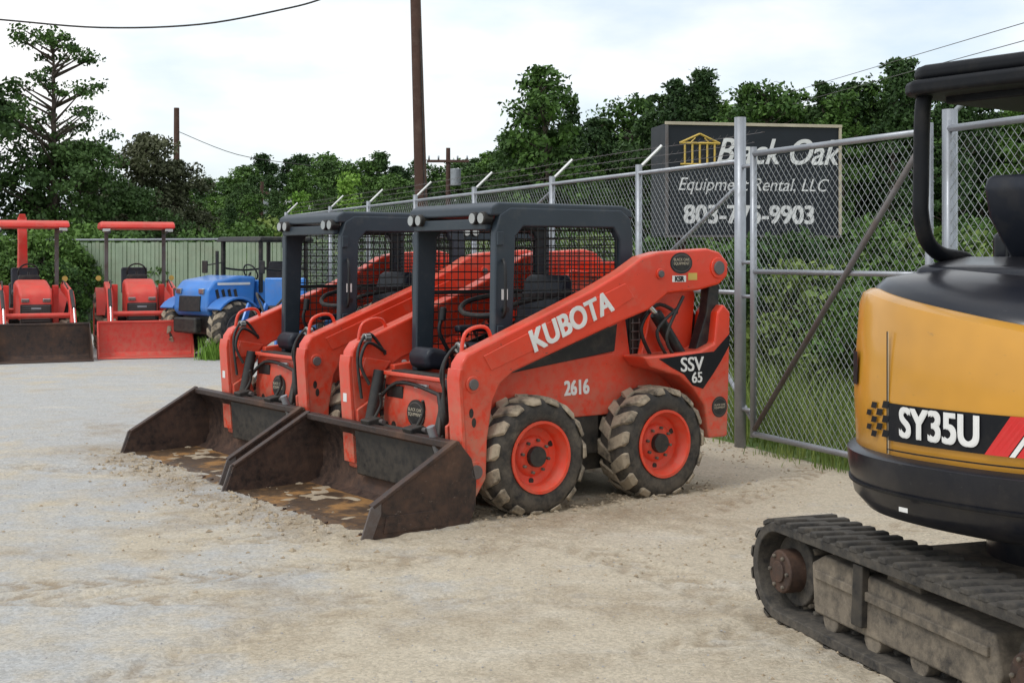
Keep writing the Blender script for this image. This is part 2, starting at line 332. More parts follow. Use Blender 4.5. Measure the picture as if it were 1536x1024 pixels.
    prism('rear_cab_wall',P,[(-.50,1.0),(-.50,1.42),(-.44,1.42),(-.44,1.0)],-.45,.45,K,.008)
    sg=[]
    for i in range(16): sg.append(((-.46,-.44+i*.0587,1.3),(-.46,-.44+i*.0587,1.95),.004))
    for i in range(11): sg.append(((-.466,-.45,1.32+i*.058),(-.466,.45,1.32+i*.058),.004))
    rods('rear_mesh',P,sg,M['mesh'])
    prism('cab_floor_tub',P,[(.88,.60),(.90,.86),(.78,.90),(.55,.78),(-.44,.78),(-.44,.60)],-.50,.50,K,.01)
    prism('front_panel',P,[(.86,.30),(.93,.36),(.95,.60),(.93,.87),(.86,.87)],-.50,.50,R_,.015)
    prism('front_recess',P,[(.92,.66),(.935,.66),(.952,.80),(.94,.80)],-.46,-.24,K,.004); prism('front_recess',P,[(.92,.66),(.935,.66),(.952,.80),(.94,.80)],.20,.46,K,.004)
    box('step_plate',P,(.93,0,.885),(.12,.90,.03),R_,bv=.01)
    box('step_tread',P,(.93,0,.904),(.08,.70,.012),K,bv=.003)
    disc('front_emblem',P,(.946,-.05,.63),.11,.095,K,.012,1,'x')
    disc('front_emblem_ring',P,(.958,-.05,.63),.095,.08,M['galvd'],.002,1,'x'); disc('front_emblem_core',P,(.960,-.05,.63),.088,.073,K,.002,1,'x')
    text('emblem_text',P,'BLACK OAK\nEQUIPMENT',.032,M['tan'],(.9635,-.05,.64),(0,1,0),(0,0,1),ex=.0006)
    for y in(-.36,.33): disc('front_hole',P,(.942,y,.52),.03,.03,K,.004,1,'x')
    prism('seat_base',P,[(.42,.80),(.45,.98),(.0,.98),(-.05,.80)],-.25,.25,K,.02)
    prism('seat_cushion',P,[(.50,.99),(.50,1.06),(.42,1.09),(.02,1.06),(-.02,.99)],-.25,.25,M['seat'],.03)
    prism('seat_back',P,[(.06,1.05),(-.10,1.55),(-.17,1.58),(-.20,1.50),(-.08,1.02)],-.23,.23,M['seat'],.03)
    prism('front_console',P,[(.80,.92),(.82,1.02),(.76,1.07),(.62,1.04),(.60,.90)],-.40,-.14,M['seat'],.04)
    for y in(-.33,.33):
        tube('control_lever',P,[(.45,y,.95),(.58,y,1.15),(.56,y,1.27)],.014,K); cyl('lever_knob',P,(.56,y,1.24),(.55,y,1.34),.026,K,14,bv=.01)
        box('arm_rest',P,(.25,y,1.18),(.38,.07,.05),M['seat'],bv=.018)
    tube('lap_bar',P,[(-.1,-.30,1.45),(.35,-.30,1.38),(.48,-.18,1.30),(.48,.18,1.30),(.35,.30,1.38),(-.1,.30,1.45)],.018,K)
    prism('engine_housing',P,[(-.46,.90),(-.46,1.28),(-.62,1.40),(-1.04,1.36),(-1.13,1.25),(-1.15,.45),(-.9,.45),(-.9,.90)],-.54,.54,K,.015)
    prism('rear_door',P,[(-1.15,.45),(-1.20,.50),(-1.20,1.22),(-1.15,1.28)],-.50,.50,R_,.012)
    sg=[]
    for i in range(7): sg.append(((-.48-i*.06,.549,.97),(-.48-i*.06,.549,1.26),.004)); 
    for i in range(5): sg.append(((-.46,.553,.99+i*.06),(-.86,.553,.99+i*.06),.004))
    rods('engine_grille',P,sg,M['galvd'])
    cyl('arm_cross_tube',P,(1.02,-.62,.34),(1.02,.62,.34),.05,R_,18)
    box('rear_cross_tube',P,(-1.05,0,1.60),(.14,1.3,.14),R_,bv=.02)
    prism('coupler_frame',P,[(1.09,.16),(1.15,.18),(1.17,.52),(1.10,.56),(1.06,.50)],-.52,.52,K,.01)
    for y in(-.3,.25):
        prism('coupler_lever',P,[(1.08,.50),(1.20,.53),(1.22,.58),(1.12,.60),(1.05,.56)],y-.06,y+.06,K,.01)
        cyl('coupler_pin',P,(1.12,y-.1,.57),(1.12,y+.1,.57),.018,M['galvd'],12)
        tube('coupler_handle',P,[(1.14,y,.58),(1.10,y+.03,.68),(1.12,y+.05,.76)],.011,K)
    cyl('aux_coupler',P,(1.12,.52,.40),(1.20,.52,.62),.028,M['galv'],14)
    tube('aux_hose',P,[(1.14,.52,.5),(1.05,.40,.75),(.98,.2,.80),(.96,-.3,.82),(1.05,-.50,.62)],.014,M['hose'])
    th=math.atan2(.345,.90)
    text('arm_lettering',P,'KUBOTA',.205,M['white'],(.27,.7995,1.268),(-math.cos(th),0,math.sin(th)),(math.sin(th),0,math.cos(th)),sx=.88,bold=.007)
    text('fleet_number',P,'2616',.14,M['white'],(.04,.5625,.80),(-1,0,.02),(.02,0,1),sx=.78,bold=.0045)
    text('badge_text',P,'SSV',.140,M['white'],(-.81,.8065,.935),(-1,0,.0),(.0,0,1),0,0,sx=1.05,bold=.002)
    text('badge_number',P,'65',.105,M['white'],(-.86,.8065,.840),(-1,0,.0),(.0,0,1),0,0,bold=.002)
    disc('arm_emblem',P,(-.72,.79,1.655),.105,.075,K,.003,1); disc('arm_emblem_rim',P,(-.72,.793,1.655),.092,.062,M['galvd'],.001,1); disc('arm_emblem_core',P,(-.72,.794,1.655),.087,.057,K,.001,1)
    text('arm_emblem_text',P,'BLACK OAK\nEQUIPMENT',.028,M['tan'],(-.72,.7958,1.665),(-1,0,0),(0,0,1),ex=.0005)
    box('ksr_label',P,(-.70,.791,1.545),(.13,.003,.045),M['white'],bv=0); box('caution_label',P,(-.83,.7912,1.56),(.085,.003,.05),M['gold'],bv=0)
    text('ksr_text',P,'KSR',.05,K,(-.70,.7935,1.543),(-1,0,0),(0,0,1),bold=.002)
    disc('rear_emblem',P,(-1.085,.80,.62),.075,.075,K,.003,1); disc('rear_emblem_rim',P,(-1.085,.803,.62),.066,.064,M['galvd'],.001,1); disc('rear_emblem_core',P,(-1.085,.804,.62),.062,.06,K,.001,1)
    text('rear_emblem_text',P,'BLACK OAK\nEQUIPMENT',.02,M['tan'],(-1.085,.8058,.625),(-1,0,0),(0,0,1),ex=.0004)
    box('warning_sticker',P,(.62,.522,1.45),(.05,.003,.07),M['whiteb'],bv=0)
    box('warning_sticker',P,(1.155,-.68,.72),(.004,.05,.10),M['whiteb'],bv=0); box('warning_sticker',P,(.935,.0,.82),(.03,.16,.03),M['whiteb'],bv=0)
    y0,y1=-1.16,.80
    sh=[(1.84,.012),(1.20,.015),(1.10,.05),(1.06,.15),(1.055,.30),(1.09,.43),(1.17,.525),(1.19,.51),(1.115,.42),(1.08,.30),(1.085,.16),(1.12,.07),(1.21,.035),(1.82,.028)]
    prism('bucket_shell',P,sh,y0,y1,M['rust'],.003)
    prism('bucket_floor_wear',P,[(1.70,.0315),(1.70,.034),(1.20,.042),(1.20,.038)],y0+.03,y1-.03,M['rusti'],0)
    prism('cutting_edge',P,[(1.90,.008),(1.90,.016),(1.72,.042),(1.72,.034)],y0-.01,y1+.01,M['rusti'],.003)
    for yy in(y0,y1):
        a=yy-.012; b=yy+.012
        prism('bucket_side',P,[(1.87,.006),(1.80,.20),(1.75,.23),(1.22,.53),(1.17,.545),(1.08,.44),(1.045,.30),(1.05,.14),(1.10,.03),(1.2,.006)],a,b,M['rust'],.004)
        s=1 if yy>0 else -1
        prism('side_cutter',P,[(1.885,.008),(1.81,.215),(1.74,.24),(1.74,.17),(1.80,.03),(1.80,.008)],*sorted((yy+s*.010,yy+s*.026)),M['galvd'],.003)
        prism('side_rim',P,[(1.79,.205),(1.80,.222),(1.20,.565),(1.19,.545)],*sorted((yy-s*.03,yy+s*.028)),M['rust'],.004)
        prism('side_wear_plate',P,[(1.72,.05),(1.70,.15),(1.35,.15),(1.30,.05)],*sorted((yy+s*.010,yy+s*.018)),M['rust'],.002)
    prism('bucket_top_rim',P,[(1.15,.50),(1.225,.505),(1.225,.55),(1.16,.555)],y0,y1,M['rust'],.008)
    for yy in(-.55,.25): prism('bucket_gusset',P,[(1.06,.12),(1.055,.45),(1.14,.54),(1.17,.50),(1.10,.42),(1.09,.12)],yy-.012,yy+.012,M['rust'],.003)
    sg=[((1.80,y0+.1+i*.145,.03),(1.80,y0+.1+i*.145,.040),.012) for i in range(13)]
    rods('edge_bolts',P,sg,M['rust'],8)
    # irregular sand left lying in the bucket
    rs=np.random.default_rng(3); G8=rs.random((12,40)); vs=[];fs=[];nx,ny=22,90
    def nv_(u,v):
        i=int(u);j=int(v);fu=u-i;fv=v-j; return (G8[i%12,j%40]*(1-fu)+G8[(i+1)%12,j%40]*fu)*(1-fv)+(G8[i%12,(j+1)%40]*(1-fu)+G8[(i+1)%12,(j+1)%40]*fu)*fv
    for i in range(nx+1):
        for j in range(ny+1):
            x=1.17+.52*i/nx; y=y0+.03+(y1-y0-.06)*j/ny
            q=.6*nv_(i/5,j/7)+.4*nv_(i/2+3,j/3)
            h=.040-.006*i/nx+.06*max(-.10,q-.60-.12*i/nx); vs.append((x,y,h-.001))
    for i in range(nx):
        for j in range(ny): k=i*(ny+1)+j; fs.append((k,k+ny+1,k+ny+2,k+1))
    mk('sand_residue',vs,fs,M['soil'],P,smooth=True)
    return P
S=skid()
dup(S,'skid_steer_loader',(-1.12,11.50,0),math.radians(216.5),('arm_lettering',))
dup(S,'skid_steer_loader',(-.35,14.9,0),math.radians(292),('arm_lettering',))

# ------------------------------------------------------------------ excavator
def excavator():
    C=(2.38,5.62); K=M['blackc']; AN=36
    P=empty('mini_excavator',(C[0],C[1],0),math.radians(AN))
    rel=math.radians(-71.6-AN); cr,sr=math.cos(rel),math.sin(rel)
    ox_,oy_=-.09*math.cos(math.radians(AN)),.09*math.sin(math.radians(AN))
    def U(p): return (p[0]*cr-p[1]*sr+ox_,p[0]*sr+p[1]*cr+oy_,p[2])
    for sd,(ya,yb) in enumerate(((-.85,-.53),(.53,.85))):
        hl,r=.84,.225; zc=.25
        def loop(rad,n=14):
            pts=[]
            for i in range(n+1):
                t=-math.pi/2+math.pi*i/n; pts.append((hl+rad*math.cos(t),zc+rad*math.sin(t)))
            for i in range(n+1):
                t=math.pi/2+math.pi*i/n; pts.append((-hl+rad*math.cos(t),zc+rad*math.sin(t)))
            return pts
        o=loop(r); i_=loop(r-.045); n=len(o); vs=[];fs=[]
        for (ox,oz),(ix,iz) in zip(o,i_): vs+=[U((ox,ya,oz)),U((ox,yb,oz)),U((ix,yb,iz)),U((ix,ya,iz))]
        for k in range(n):
            j=(k+1)%n
            for e in range(4): fs.append((k*4+e,k*4+(e+1)%4,j*4+(e+1)%4,j*4+e))
        mk('rubber_belt_%d'%sd,vs,fs,M['track'],P,bv=.006)
        L=2*(2*hl)+2*math.pi*r; nl=46; vs=[];fs=[]
        def at(s):
            s%=L
            if s<2*hl: return (-hl+s,zc-r,0,-1)
            s-=2*hl
            if s<math.pi*r: t=-math.pi/2+s/r; return (hl+r*math.cos(t),zc+r*math.sin(t),math.cos(t),math.sin(t))
            s-=math.pi*r
            if s<2*hl: return (hl-s,zc+r,0,1)
            s-=2*hl; t=math.pi/2+s/r; return (-hl+r*math.cos(t),zc+r*math.sin(t),math.cos(t),math.sin(t))
        for k in range(nl):
            for hh in(0,1):
                s0=L*(k+.5*hh)/nl; kk=len(vs)
                yA,yB=(ya-.004,(ya+yb)/2+.03) if hh==0 else ((ya+yb)/2-.03,yb+.004)
                for yv in(yA,yB):
                    for ds,oo in((-.030,.0),(-.022,.020),(.022,.020),(.030,.0)):
                        x,z,nx,nz=at(s0+ds+(.012 if yv==yA else -.012)); vs.append(U((x+nx*oo,yv,z+nz*oo)))
                fs+=[(kk,kk+1,kk+2,kk+3),(kk+4,kk+7,kk+6,kk+5),(kk,kk+4,kk+5,kk+1),(kk+1,kk+5,kk+6,kk+2),(kk+2,kk+6,kk+7,kk+3)]
        mk('track_lugs_%d'%sd,vs,fs,M['track'],P,bv=.007)
        sg=[]
        for k in range(nl):
            x,z,nx,nz=at(L*(k+.25)/nl); sg.append((U((x-nx*.05,(ya+yb)/2-.04,z-nz*.05)),U((x-nx*.05,(ya+yb)/2+.04,z-nz*.05)),.016))
        rods('guide_teeth_%d'%sd,P,sg,M['track'],5)
        def PU(nm,prof,a,b,m,bv):
            nn=len(prof); vv=[U((x,a,z)) for x,z in prof]+[U((x,b,z)) for x,z in prof]
            ff=[(q,(q+1)%nn,nn+(q+1)%nn,nn+q) for q in range(nn)]+[tuple(range(nn)),tuple(range(2*nn-1,nn-1,-1))]
            mk(nm,vv,ff,m,P,bv=bv)
        PU('track_frame_%d'%sd,[(-.60,.12),(.62,.12),(.66,.20),(.62,.35),(-.52,.39),(-.62,.34)],ya+.05,yb-.05,M['dusty'],.015)
        PU('frame_rib_%d'%sd,[(-.58,.28),(.60,.26),(.60,.30),(-.58,.32)],ya+.035,yb-.035,M['dusty'],.006)
        for hx,rr in((-hl,.165),(hl,.165)):
            cyl('drive_wheel_%d'%sd,P,U((hx,ya+.10,zc)),U((hx,yb-.10,zc)),rr,M['track'],28,bv=.01)
            cyl('wheel_hub_%d'%sd,P,U((hx,ya+.015,zc)),U((hx,ya+.11,zc)),.10,M['rust'],20,bv=.012)
            cyl('hub_cap_%d'%sd,P,U((hx,ya+.005,zc)),U((hx,ya+.02,zc)),.05,M['rust'],16,bv=.004)
            sg=[]
            for q in range(6):
                t=q*math.pi/3; sg.append((U((hx+.075*math.cos(t),ya+.004,zc+.075*math.sin(t))),U((hx+.075*math.cos(t),ya+.02,zc+.075*math.sin(t))),.009))
            rods('hub_bolts_%d'%sd,P,sg,M['dusty'],6)
            tr_=[]
            for q in range(18):
                t=q*2*math.pi/18; tr_.append((U((hx+rr*math.cos(t),ya+.12,zc+rr*math.sin(t))),U((hx+rr*math.cos(t),yb-.12,zc+rr*math.sin(t))),.017))
            rods('sprocket_teeth_%d'%sd,P,tr_,M['dusty'],5)
        for hx in(-.48,-.16,.16,.48): cyl('track_roller_%d'%sd,P,U((hx,ya+.06,.115)),U((hx,yb-.06,.115)),.06,M['dusty'],18,bv=.008)
        PU('outer_bracket_%d'%sd,[(-.26,.16),(-.18,.16),(-.17,.42),(-.24,.42)],ya+.02,ya+.06,M['black'],.006)
        PU('top_skid_%d'%sd,[(-.12,.36),(.12,.36),(.10,.425),(-.10,.425)],ya+.1,yb-.1,M['dusty'],.006)
    cyl('slew_ring',P,(0,0,.42),(0,0,.66),.36,K,36,bv=.01)
    box('car_body',P,(ox_,oy_,.36),(.75,1.15,.16),M['dusty'],R=(0,0,math.degrees(rel)),bv=.03)
    def contour(sc=1,n=60):
        pts=[]
        for i in range(n+1):
            t=math.pi/2+math.pi*i/n
            c,s=math.cos(t),math.sin(t)
            pts.append((-.88*abs(c)**.90*sc,.85*math.copysign(abs(s)**.84,s)*sc))
        pts.append((.72,-.82*sc)); pts.append((.80,-.70*sc)); pts.append((.80,.70*sc)); pts.append((.72,.82*sc)); return pts
    def loft(nm,layers,m):
        vs=[];fs=[]
        for z,sc in layers:
            for x,y in contour(sc): vs.append((x,y,z(x,y) if callable(z) else z))
        n=len(contour())
        for l in range(len(layers)-1):
            for i in range(n):
                j=(i+1)%n; fs.append((l*n+i,l*n+j,(l+1)*n+j,(l+1)*n+i))
        fs.append(tuple(range(n))); fs.append(tuple(range(len(vs)-1,len(vs)-n-1,-1)))
        o=mk(nm,vs,fs,m,P,smooth=True)
        if hasattr(o.data,'set_sharp_from_angle'): o.data.set_sharp_from_angle(angle=math.radians(38))
        return o
    loft('lower_skirt',[(.62,.87),(.64,.95),(.70,1.01),(.82,1.038),(.885,1.042),(.905,1.012)],K)
    loft('skirt_rub_strip',[(.745,1.01),(.752,1.034),(.762,1.036),(.768,1.01)],M['blackm'])
    tp=lambda x,y: 1.37+.15*max(0,min(1,(y+.45)/.95))
    o1=lambda d:(lambda x,y: tp(x,y)+d)
    loft('body_shell',[(.88,.985),(.90,1.0),(1.12,1.010),(1.30,1.0),(o1(-.02),.985),(o1(.025),.968),(o1(.042),.935),(o1(.046),.90)],M['yellow'])
    loft('engine_hood',[(o1(.03),.915),(o1(.055),.905),(o1(.09),.86),(lambda x,y:1.55+.08*max(0,min(1,(y+.45)/.9)),.74),(lambda x,y:1.60+.06*max(0,min(1,(y+.45)/.9)),.62)],K)
    ct=[Vector((x,y)) for x,y in contour(1.012)]
    cum=[0]
    for i in range(1,len(ct)): cum.append(cum[-1]+(ct[i]-ct[i-1]).length)
    def onc(s,z,off=0):
        s=max(0,min(cum[-1]-1e-4,s)); i=0
        while cum[i+1]<s: i+=1
        f=(s-cum[i])/(cum[i+1]-cum[i]); p=ct[i].lerp(ct[i+1],f); d=(ct[i+1]-ct[i]).normalized()
        nrm=Vector((d.y,-d.x))
        if nrm.dot(p)<0: nrm=-nrm
        p=p+nrm*off; return (p.x,p.y,z)
    SC=cum[30]
    def strip(nm,s0,s1,z0,z1,m,off=.004,skew=0):
        k=max(2,int(abs(s1-s0)/.02)); vs=[];fs=[]
        for i in range(k+1):
            s=s0+(s1-s0)*i/k; vs+=[onc(s,z0,off),onc(s+skew,z1,off)]
        for i in range(k): fs.append((2*i,2*i+2,2*i+3,2*i+1))
        mk(nm,vs,fs,m,P,fix=False)
    sS=SC-.31
    strip('panel_seam',sS,sS+.008,.91,1.40,M['blackm'],.002)
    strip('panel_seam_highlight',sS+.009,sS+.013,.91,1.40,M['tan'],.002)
    strip('panel_seam',sS,SC+.9,.925,.931,M['blackm'],.002)
    b0,b1=.965,1.115
    strip('decal_band',sS+.012,SC+.9,b0,b1,M['blackm'],.003,.0)
    for i in range(4):
        for j in range(5):
            if (i+j)%2==0: strip('decal_check',sS-.03-.042*i,sS+.01-.042*i,b0+.01+j*.029-.004*i,b0+.039+j*.029-.006*i,M['blackm'],.004,.012)
    def letter(nm,body,s0,s1,zc,h,m,offs=(0,)):
        cu=bpy.data.curves.new('t','FONT'); cu.body=body; cu.size=h; cu.align_y='CENTER'
        to=bpy.data.objects.new('t',cu); col.objects.link(to); bpy.context.view_layer.update()
        me=bpy.data.meshes.new_from_object(to); bpy.data.objects.remove(to)
        w=max(v.co.x for v in me.vertices)
        bm=bmesh.new(); bm.from_mesh(me)
        for k in range(1,40):   # slice so that the letters can follow the curved panel
            bmesh.ops.bisect_plane(bm,geom=bm.verts[:]+bm.edges[:]+bm.faces[:],plane_co=(w*k/40,0,0),plane_no=(1,0,0))
        bm.verts.ensure_lookup_table(); bm.verts.index_update()
        V=[v.co.copy() for v in bm.verts]; Fc=[tuple(v.index for v in f.verts) for f in bm.faces]; bm.free()
        for q,(dx,dz) in enumerate(offs):
            mk(nm,[onc(s0+dx+v.x/w*(s1-s0),zc+dz+v.y*.98,.009+.0004*q) for v in V],Fc,m,P,fix=False)
    bo=.006
    letter('model_lettering','SY35U',SC-.225,SC+.140,1.040,.170,M['whiteb'],((-bo,-.003),(bo,-.003),(-bo,.003),(bo,.003),(0,0)))
    sR=SC+.165
    strip('decal_red',sR,sR+.09,b0,b1,M['decalred'],.008,.10); strip('decal_white',sR+.095,sR+.115,b0,b1,M['whiteb'],.008,.10)
    strip('decal_red',sR+.12,sR+.5,b0,b1,M['decalred'],.0075,.10)
    strip('tail_vent',SC-.68,SC-.58,1.16,1.30,M['blackm'],.004)
    strip('skirt_sticker',SC-.20,SC-.155,.70,.718,M['whiteb'],.034)
    letter('skirt_lettering','5 T',SC+.255,SC+.40,.80,.10,M['whiteb'],((0,0),))
    prism('seat_deck',P,[(-.50,1.40),(-.50,1.66),(-.20,1.70),(.25,1.66),(.30,1.0),(-.3,1.0)],-.46,.46,K,.04)
    box('cab_floor',P,(.45,0,1.02),(.70,1.1,.05),K)
    prism('seat_back',P,[(-.12,1.66),(-.30,1.86),(-.34,2.0),(-.30,2.05),(-.22,2.03),(-.14,1.88),(.05,1.70)],-.23,.23,M['seat'],.07)
    prism('seat_cushion',P,[(-.15,1.66),(-.1,1.74),(.32,1.76),(.36,1.66)],-.26,.26,M['seat'],.04)
    for y in(-.36,.36):
        box('armrest_console',P,(.16,y,1.74),(.34,.10,.14),K,bv=.03); tube('joystick',P,[(.26,y,1.80),(.30,y,1.92),(.29,y,1.98)],.018,K)
    prism('canopy_roof',P,[(-.53,.44),(-.47,.52),(.90,.52),(.95,.46),(.95,-.46),(.90,-.52),(-.47,-.52),(-.53,-.44)],2.385,2.45,M['blackm'],.022,'xy')
    prism('canopy_top',P,[(-.50,.42),(-.45,.49),(.86,.49),(.90,.42),(.90,-.42),(.86,-.49),(-.45,-.49),(-.50,-.42)],2.445,2.515,M['blackm'],.03,'xy')
    box('canopy_underframe',P,(.2,0,2.375),(1.1,.8,.04),M['blackm'],bv=.01)
    for y in(-.44,.44):
        tube('canopy_post',P,[(-.42,y,2.42),(-.45,y,2.32),(-.46,y,2.0),(-.46,y,1.88),(-.42,y,1.77),(-.32,y,1.71),(-.16,y,1.69),(-.08,y,1.65)],.034,M['blackm'])
        tube('front_post',P,[(.46,y,2.42),(.43,y,2.30),(.42,y,1.5),(.42,y,1.04)],.032,M['blackm'])
    prism('boom',P,[(.80,.95),(.95,.90),(1.30,1.7),(1.55,2.3),(1.85,2.65),(1.75,2.80),(1.38,2.5),(1.1,1.9),(.88,1.35)],-.09,.09,M['yellow'],.02)
    prism('stick',P,[(1.72,2.78),(1.88,2.70),(1.86,1.35),(1.74,1.35)],-.07,.07,M['yellow'],.02)
    prism('digging_bucket',P,[(1.86,1.4),(1.9,1.1),(1.7,.85),(1.4,.85),(1.3,1.05),(1.5,1.05),(1.66,1.2),(1.74,1.4)],-.25,.25,K,.01)
    cyl('boom_cylinder',P,(.92,0,.8),(1.30,0,1.45),.05,K); cyl('boom_rod',P,(1.30,0,1.45),(1.38,0,1.75),.028,M['chrome'])
    def BX(nm,c,s,m):
        p=U(c); box(nm,P,p,s,m,R=(0,0,math.degrees(rel)),bv=.01)
    BX('dozer_blade',(1.45,0,.22),(.06,1.7,.36),M['yellow']); BX('blade_arm',(1.0,-.35,.28),(.9,.10,.12),K); BX('blade_arm',(1.0,.35,.28),(.9,.10,.12),K)
    return P
excavator()

# ------------------------------------------------------------------ compact tractors
def tractor(name,loc,rz,bucketmat,boom=False):
    P=empty(name,loc,rz); R_,K=M['redd'],M['black']; n=0
    for cx,R,yi,yo in((-.55,.53,.42,.74),(.85,.31,.42,.62)):
        for sy in(1,-1):
            n+=1; wheel(P,cx,R,R,yi,yo,sy,M['rim'],14,'_%d'%n)
    cyl('axle',P,(-.55,-.5,.53),(-.55,.5,.53),.09,K); cyl('axle',P,(.85,-.5,.31),(.85,.5,.31),.05,K)
    box('frame',P,(.3,0,.52),(1.7,.34,.22),K,bv=.02)
    prism('hood',P,[(-.02,.62),(-.02,1.26),(.30,1.30),(.95,1.20),(1.16,1.08),(1.22,.92),(1.22,.88),(1.20,.62)],-.27,.27,R_,.06)
    prism('grille',P,[(1.12,.56),(1.235,.58),(1.235,.90),(1.12,.90)],-.25,.25,K,.02)
    for y in(-.17,.17): box('head_lamp',P,(1.225,y,.965),(.03,.13,.06),M['lens'],bv=.012)
    box('grille_badge',P,(1.24,0,.83),(.01,.16,.03),M['galv'],bv=.003)
    sg=[((1.24,-.22,.62+i*.035),(1.24,.22,.62+i*.035),.006) for i in range(8)]; rods('grille_bars',P,sg,M['galvd'])
    box('front_bumper',P,(1.28,0,.50),(.08,.60,.14),K,bv=.02)
    box('dash',P,(-.08,0,1.25),(.14,.36,.25),K,bv=.03)
    pts=[(-.22+.05*math.sin(t),.17*math.cos(t),1.42+.15*math.sin(t)) for t in [2*math.pi*i/14 for i in range(14)]]
    tube('steering_wheel',P,pts,.014,K,True); cyl('steering_column',P,(-.10,0,1.3),(-.22,0,1.42),.02,K)
    prism('seat',P,[(-.40,1.0),(-.40,1.10),(-.82,1.10),(-.92,1.50),(-1.0,1.5),(-.92,1.0)],-.24,.24,M['seat'],.04)
    for sy in(1,-1):
        pr=[(-.55+.60*math.cos(t),.53+.60*math.sin(t)) for t in [math.radians(a) for a in range(10,151,14)]]+[(-.55+.56*math.cos(t),.53+.56*math.sin(t)) for t in [math.radians(a) for a in range(150,9,-14)]]
        prism('rear_fender',P,pr,*sorted((sy*.38,sy*.72)),R_,.01)
        box('rops_post',P,(-.62,sy*.52,1.55),(.06,.07,1.35),M['galvd'] ,bv=.01)
        box('canopy_strut',P,(-.1,sy*.50,2.14),(.9,.04,.05),K,bv=.008)
        box('floor_plate',P,(-.05,sy*.38,.66),(.6,.34,.04),K)
        prism('loader_upright',P,[(.18,.5),(.30,.5),(.28,1.20),(.14,1.20)],*sorted((sy*.36,sy*.46)),R_,.012)
        prism('loader_arm',P,[(.16,1.20),(.26,1.25),(1.25,1.12),(1.45,1.0),(1.86,.40),(1.84,.28),(1.76,.28),(1.35,.88),(1.15,.99),(.2,1.10)],*sorted((sy*.50,sy*.60)),R_,.015)
        cyl('loader_cylinder',P,(.35,sy*.55,.62),(.95,sy*.55,.92),.035,K,14); cyl('loader_rod',P,(.95,sy*.55,.92),(1.2,sy*.55,1.03),.018,M['chrome'],10)
        cyl('bucket_cylinder',P,(1.30,sy*.55,1.13),(1.70,sy*.55,.85),.03,K,14); cyl('bucket_rod',P,(1.70,sy*.55,.85),(1.90,sy*.55,.55),.016,M['chrome'],10)
        tube('loader_hose',P,[(.2,sy*.52,1.15),(.6,sy*.50,1.28),(1.1,sy*.52,1.16)],.012,M['hose'])
        cyl('flasher',P,(-.62,sy*.66,1.3),(-.58,sy*.66,1.3),.05,M['gold'],14)
    cyl('loader_cross_tube',P,(1.55,-.55,.72),(1.55,.55,.72),.045,R_)
    prism('canopy',P,[(-1.15,2.21),(-1.18,2.28),(-1.05,2.34),(.05,2.34),(.18,2.29),(.20,2.21)],-.66,.66,R_,.035)
    for y in(-.55,.55): box('canopy_lamp',P,(.16,y,2.18),(.07,.14,.06),M['lens'],bv=.01)
    sh=[(2.40,.01),(1.98,.015),(1.90,.08),(1.87,.30),(1.92,.60),(1.95,.60),(1.895,.30),(1.925,.09),(2.0,.03),(2.38,.025)]
    prism('bucket_shell',P,sh,-.77,.77,bucketmat,.003)
    for y in(-.77,.77): prism('bucket_side',P,[(2.40,.005),(2.30,.20),(1.97,.60),(1.90,.60),(1.86,.30),(1.89,.06),(1.96,.005)],y-.01,y+.01,bucketmat,.003)
    box('bucket_rim',P,(1.945,0,.60),(.05,1.56,.035),bucketmat,bv=.008)
    if boom:
        prism('backhoe_boom',P,[(-1.3,.7),(-1.15,.7),(-1.35,2.0),(-1.5,2.45),(-1.62,2.40),(-1.5,1.9)],-.08,.08,R_,.02)
        prism('backhoe_stick',P,[(-1.45,2.5),(-1.6,2.45),(-2.0,1.2),(-1.88,1.15)],-.06,.06,R_,.02)
        box('backhoe_frame',P,(-1.25,0,.6),(.3,1.0,.3),R_,bv=.03)
        prism('backhoe_bucket',P,[(-1.9,1.2),(-2.1,1.2),(-2.2,.8),(-1.9,.6),(-1.75,.8)],-.2,.2,K,.02)
    return P
def hd(dx,dy): return math.atan2(dy,dx)
tractor('compact_tractor',(-6.88,24.5,0),hd(.33,-.94),M['redd'])
tractor('compact_tractor',(-8.50,23.5,0),hd(.42,-.91),M['rust'],True)

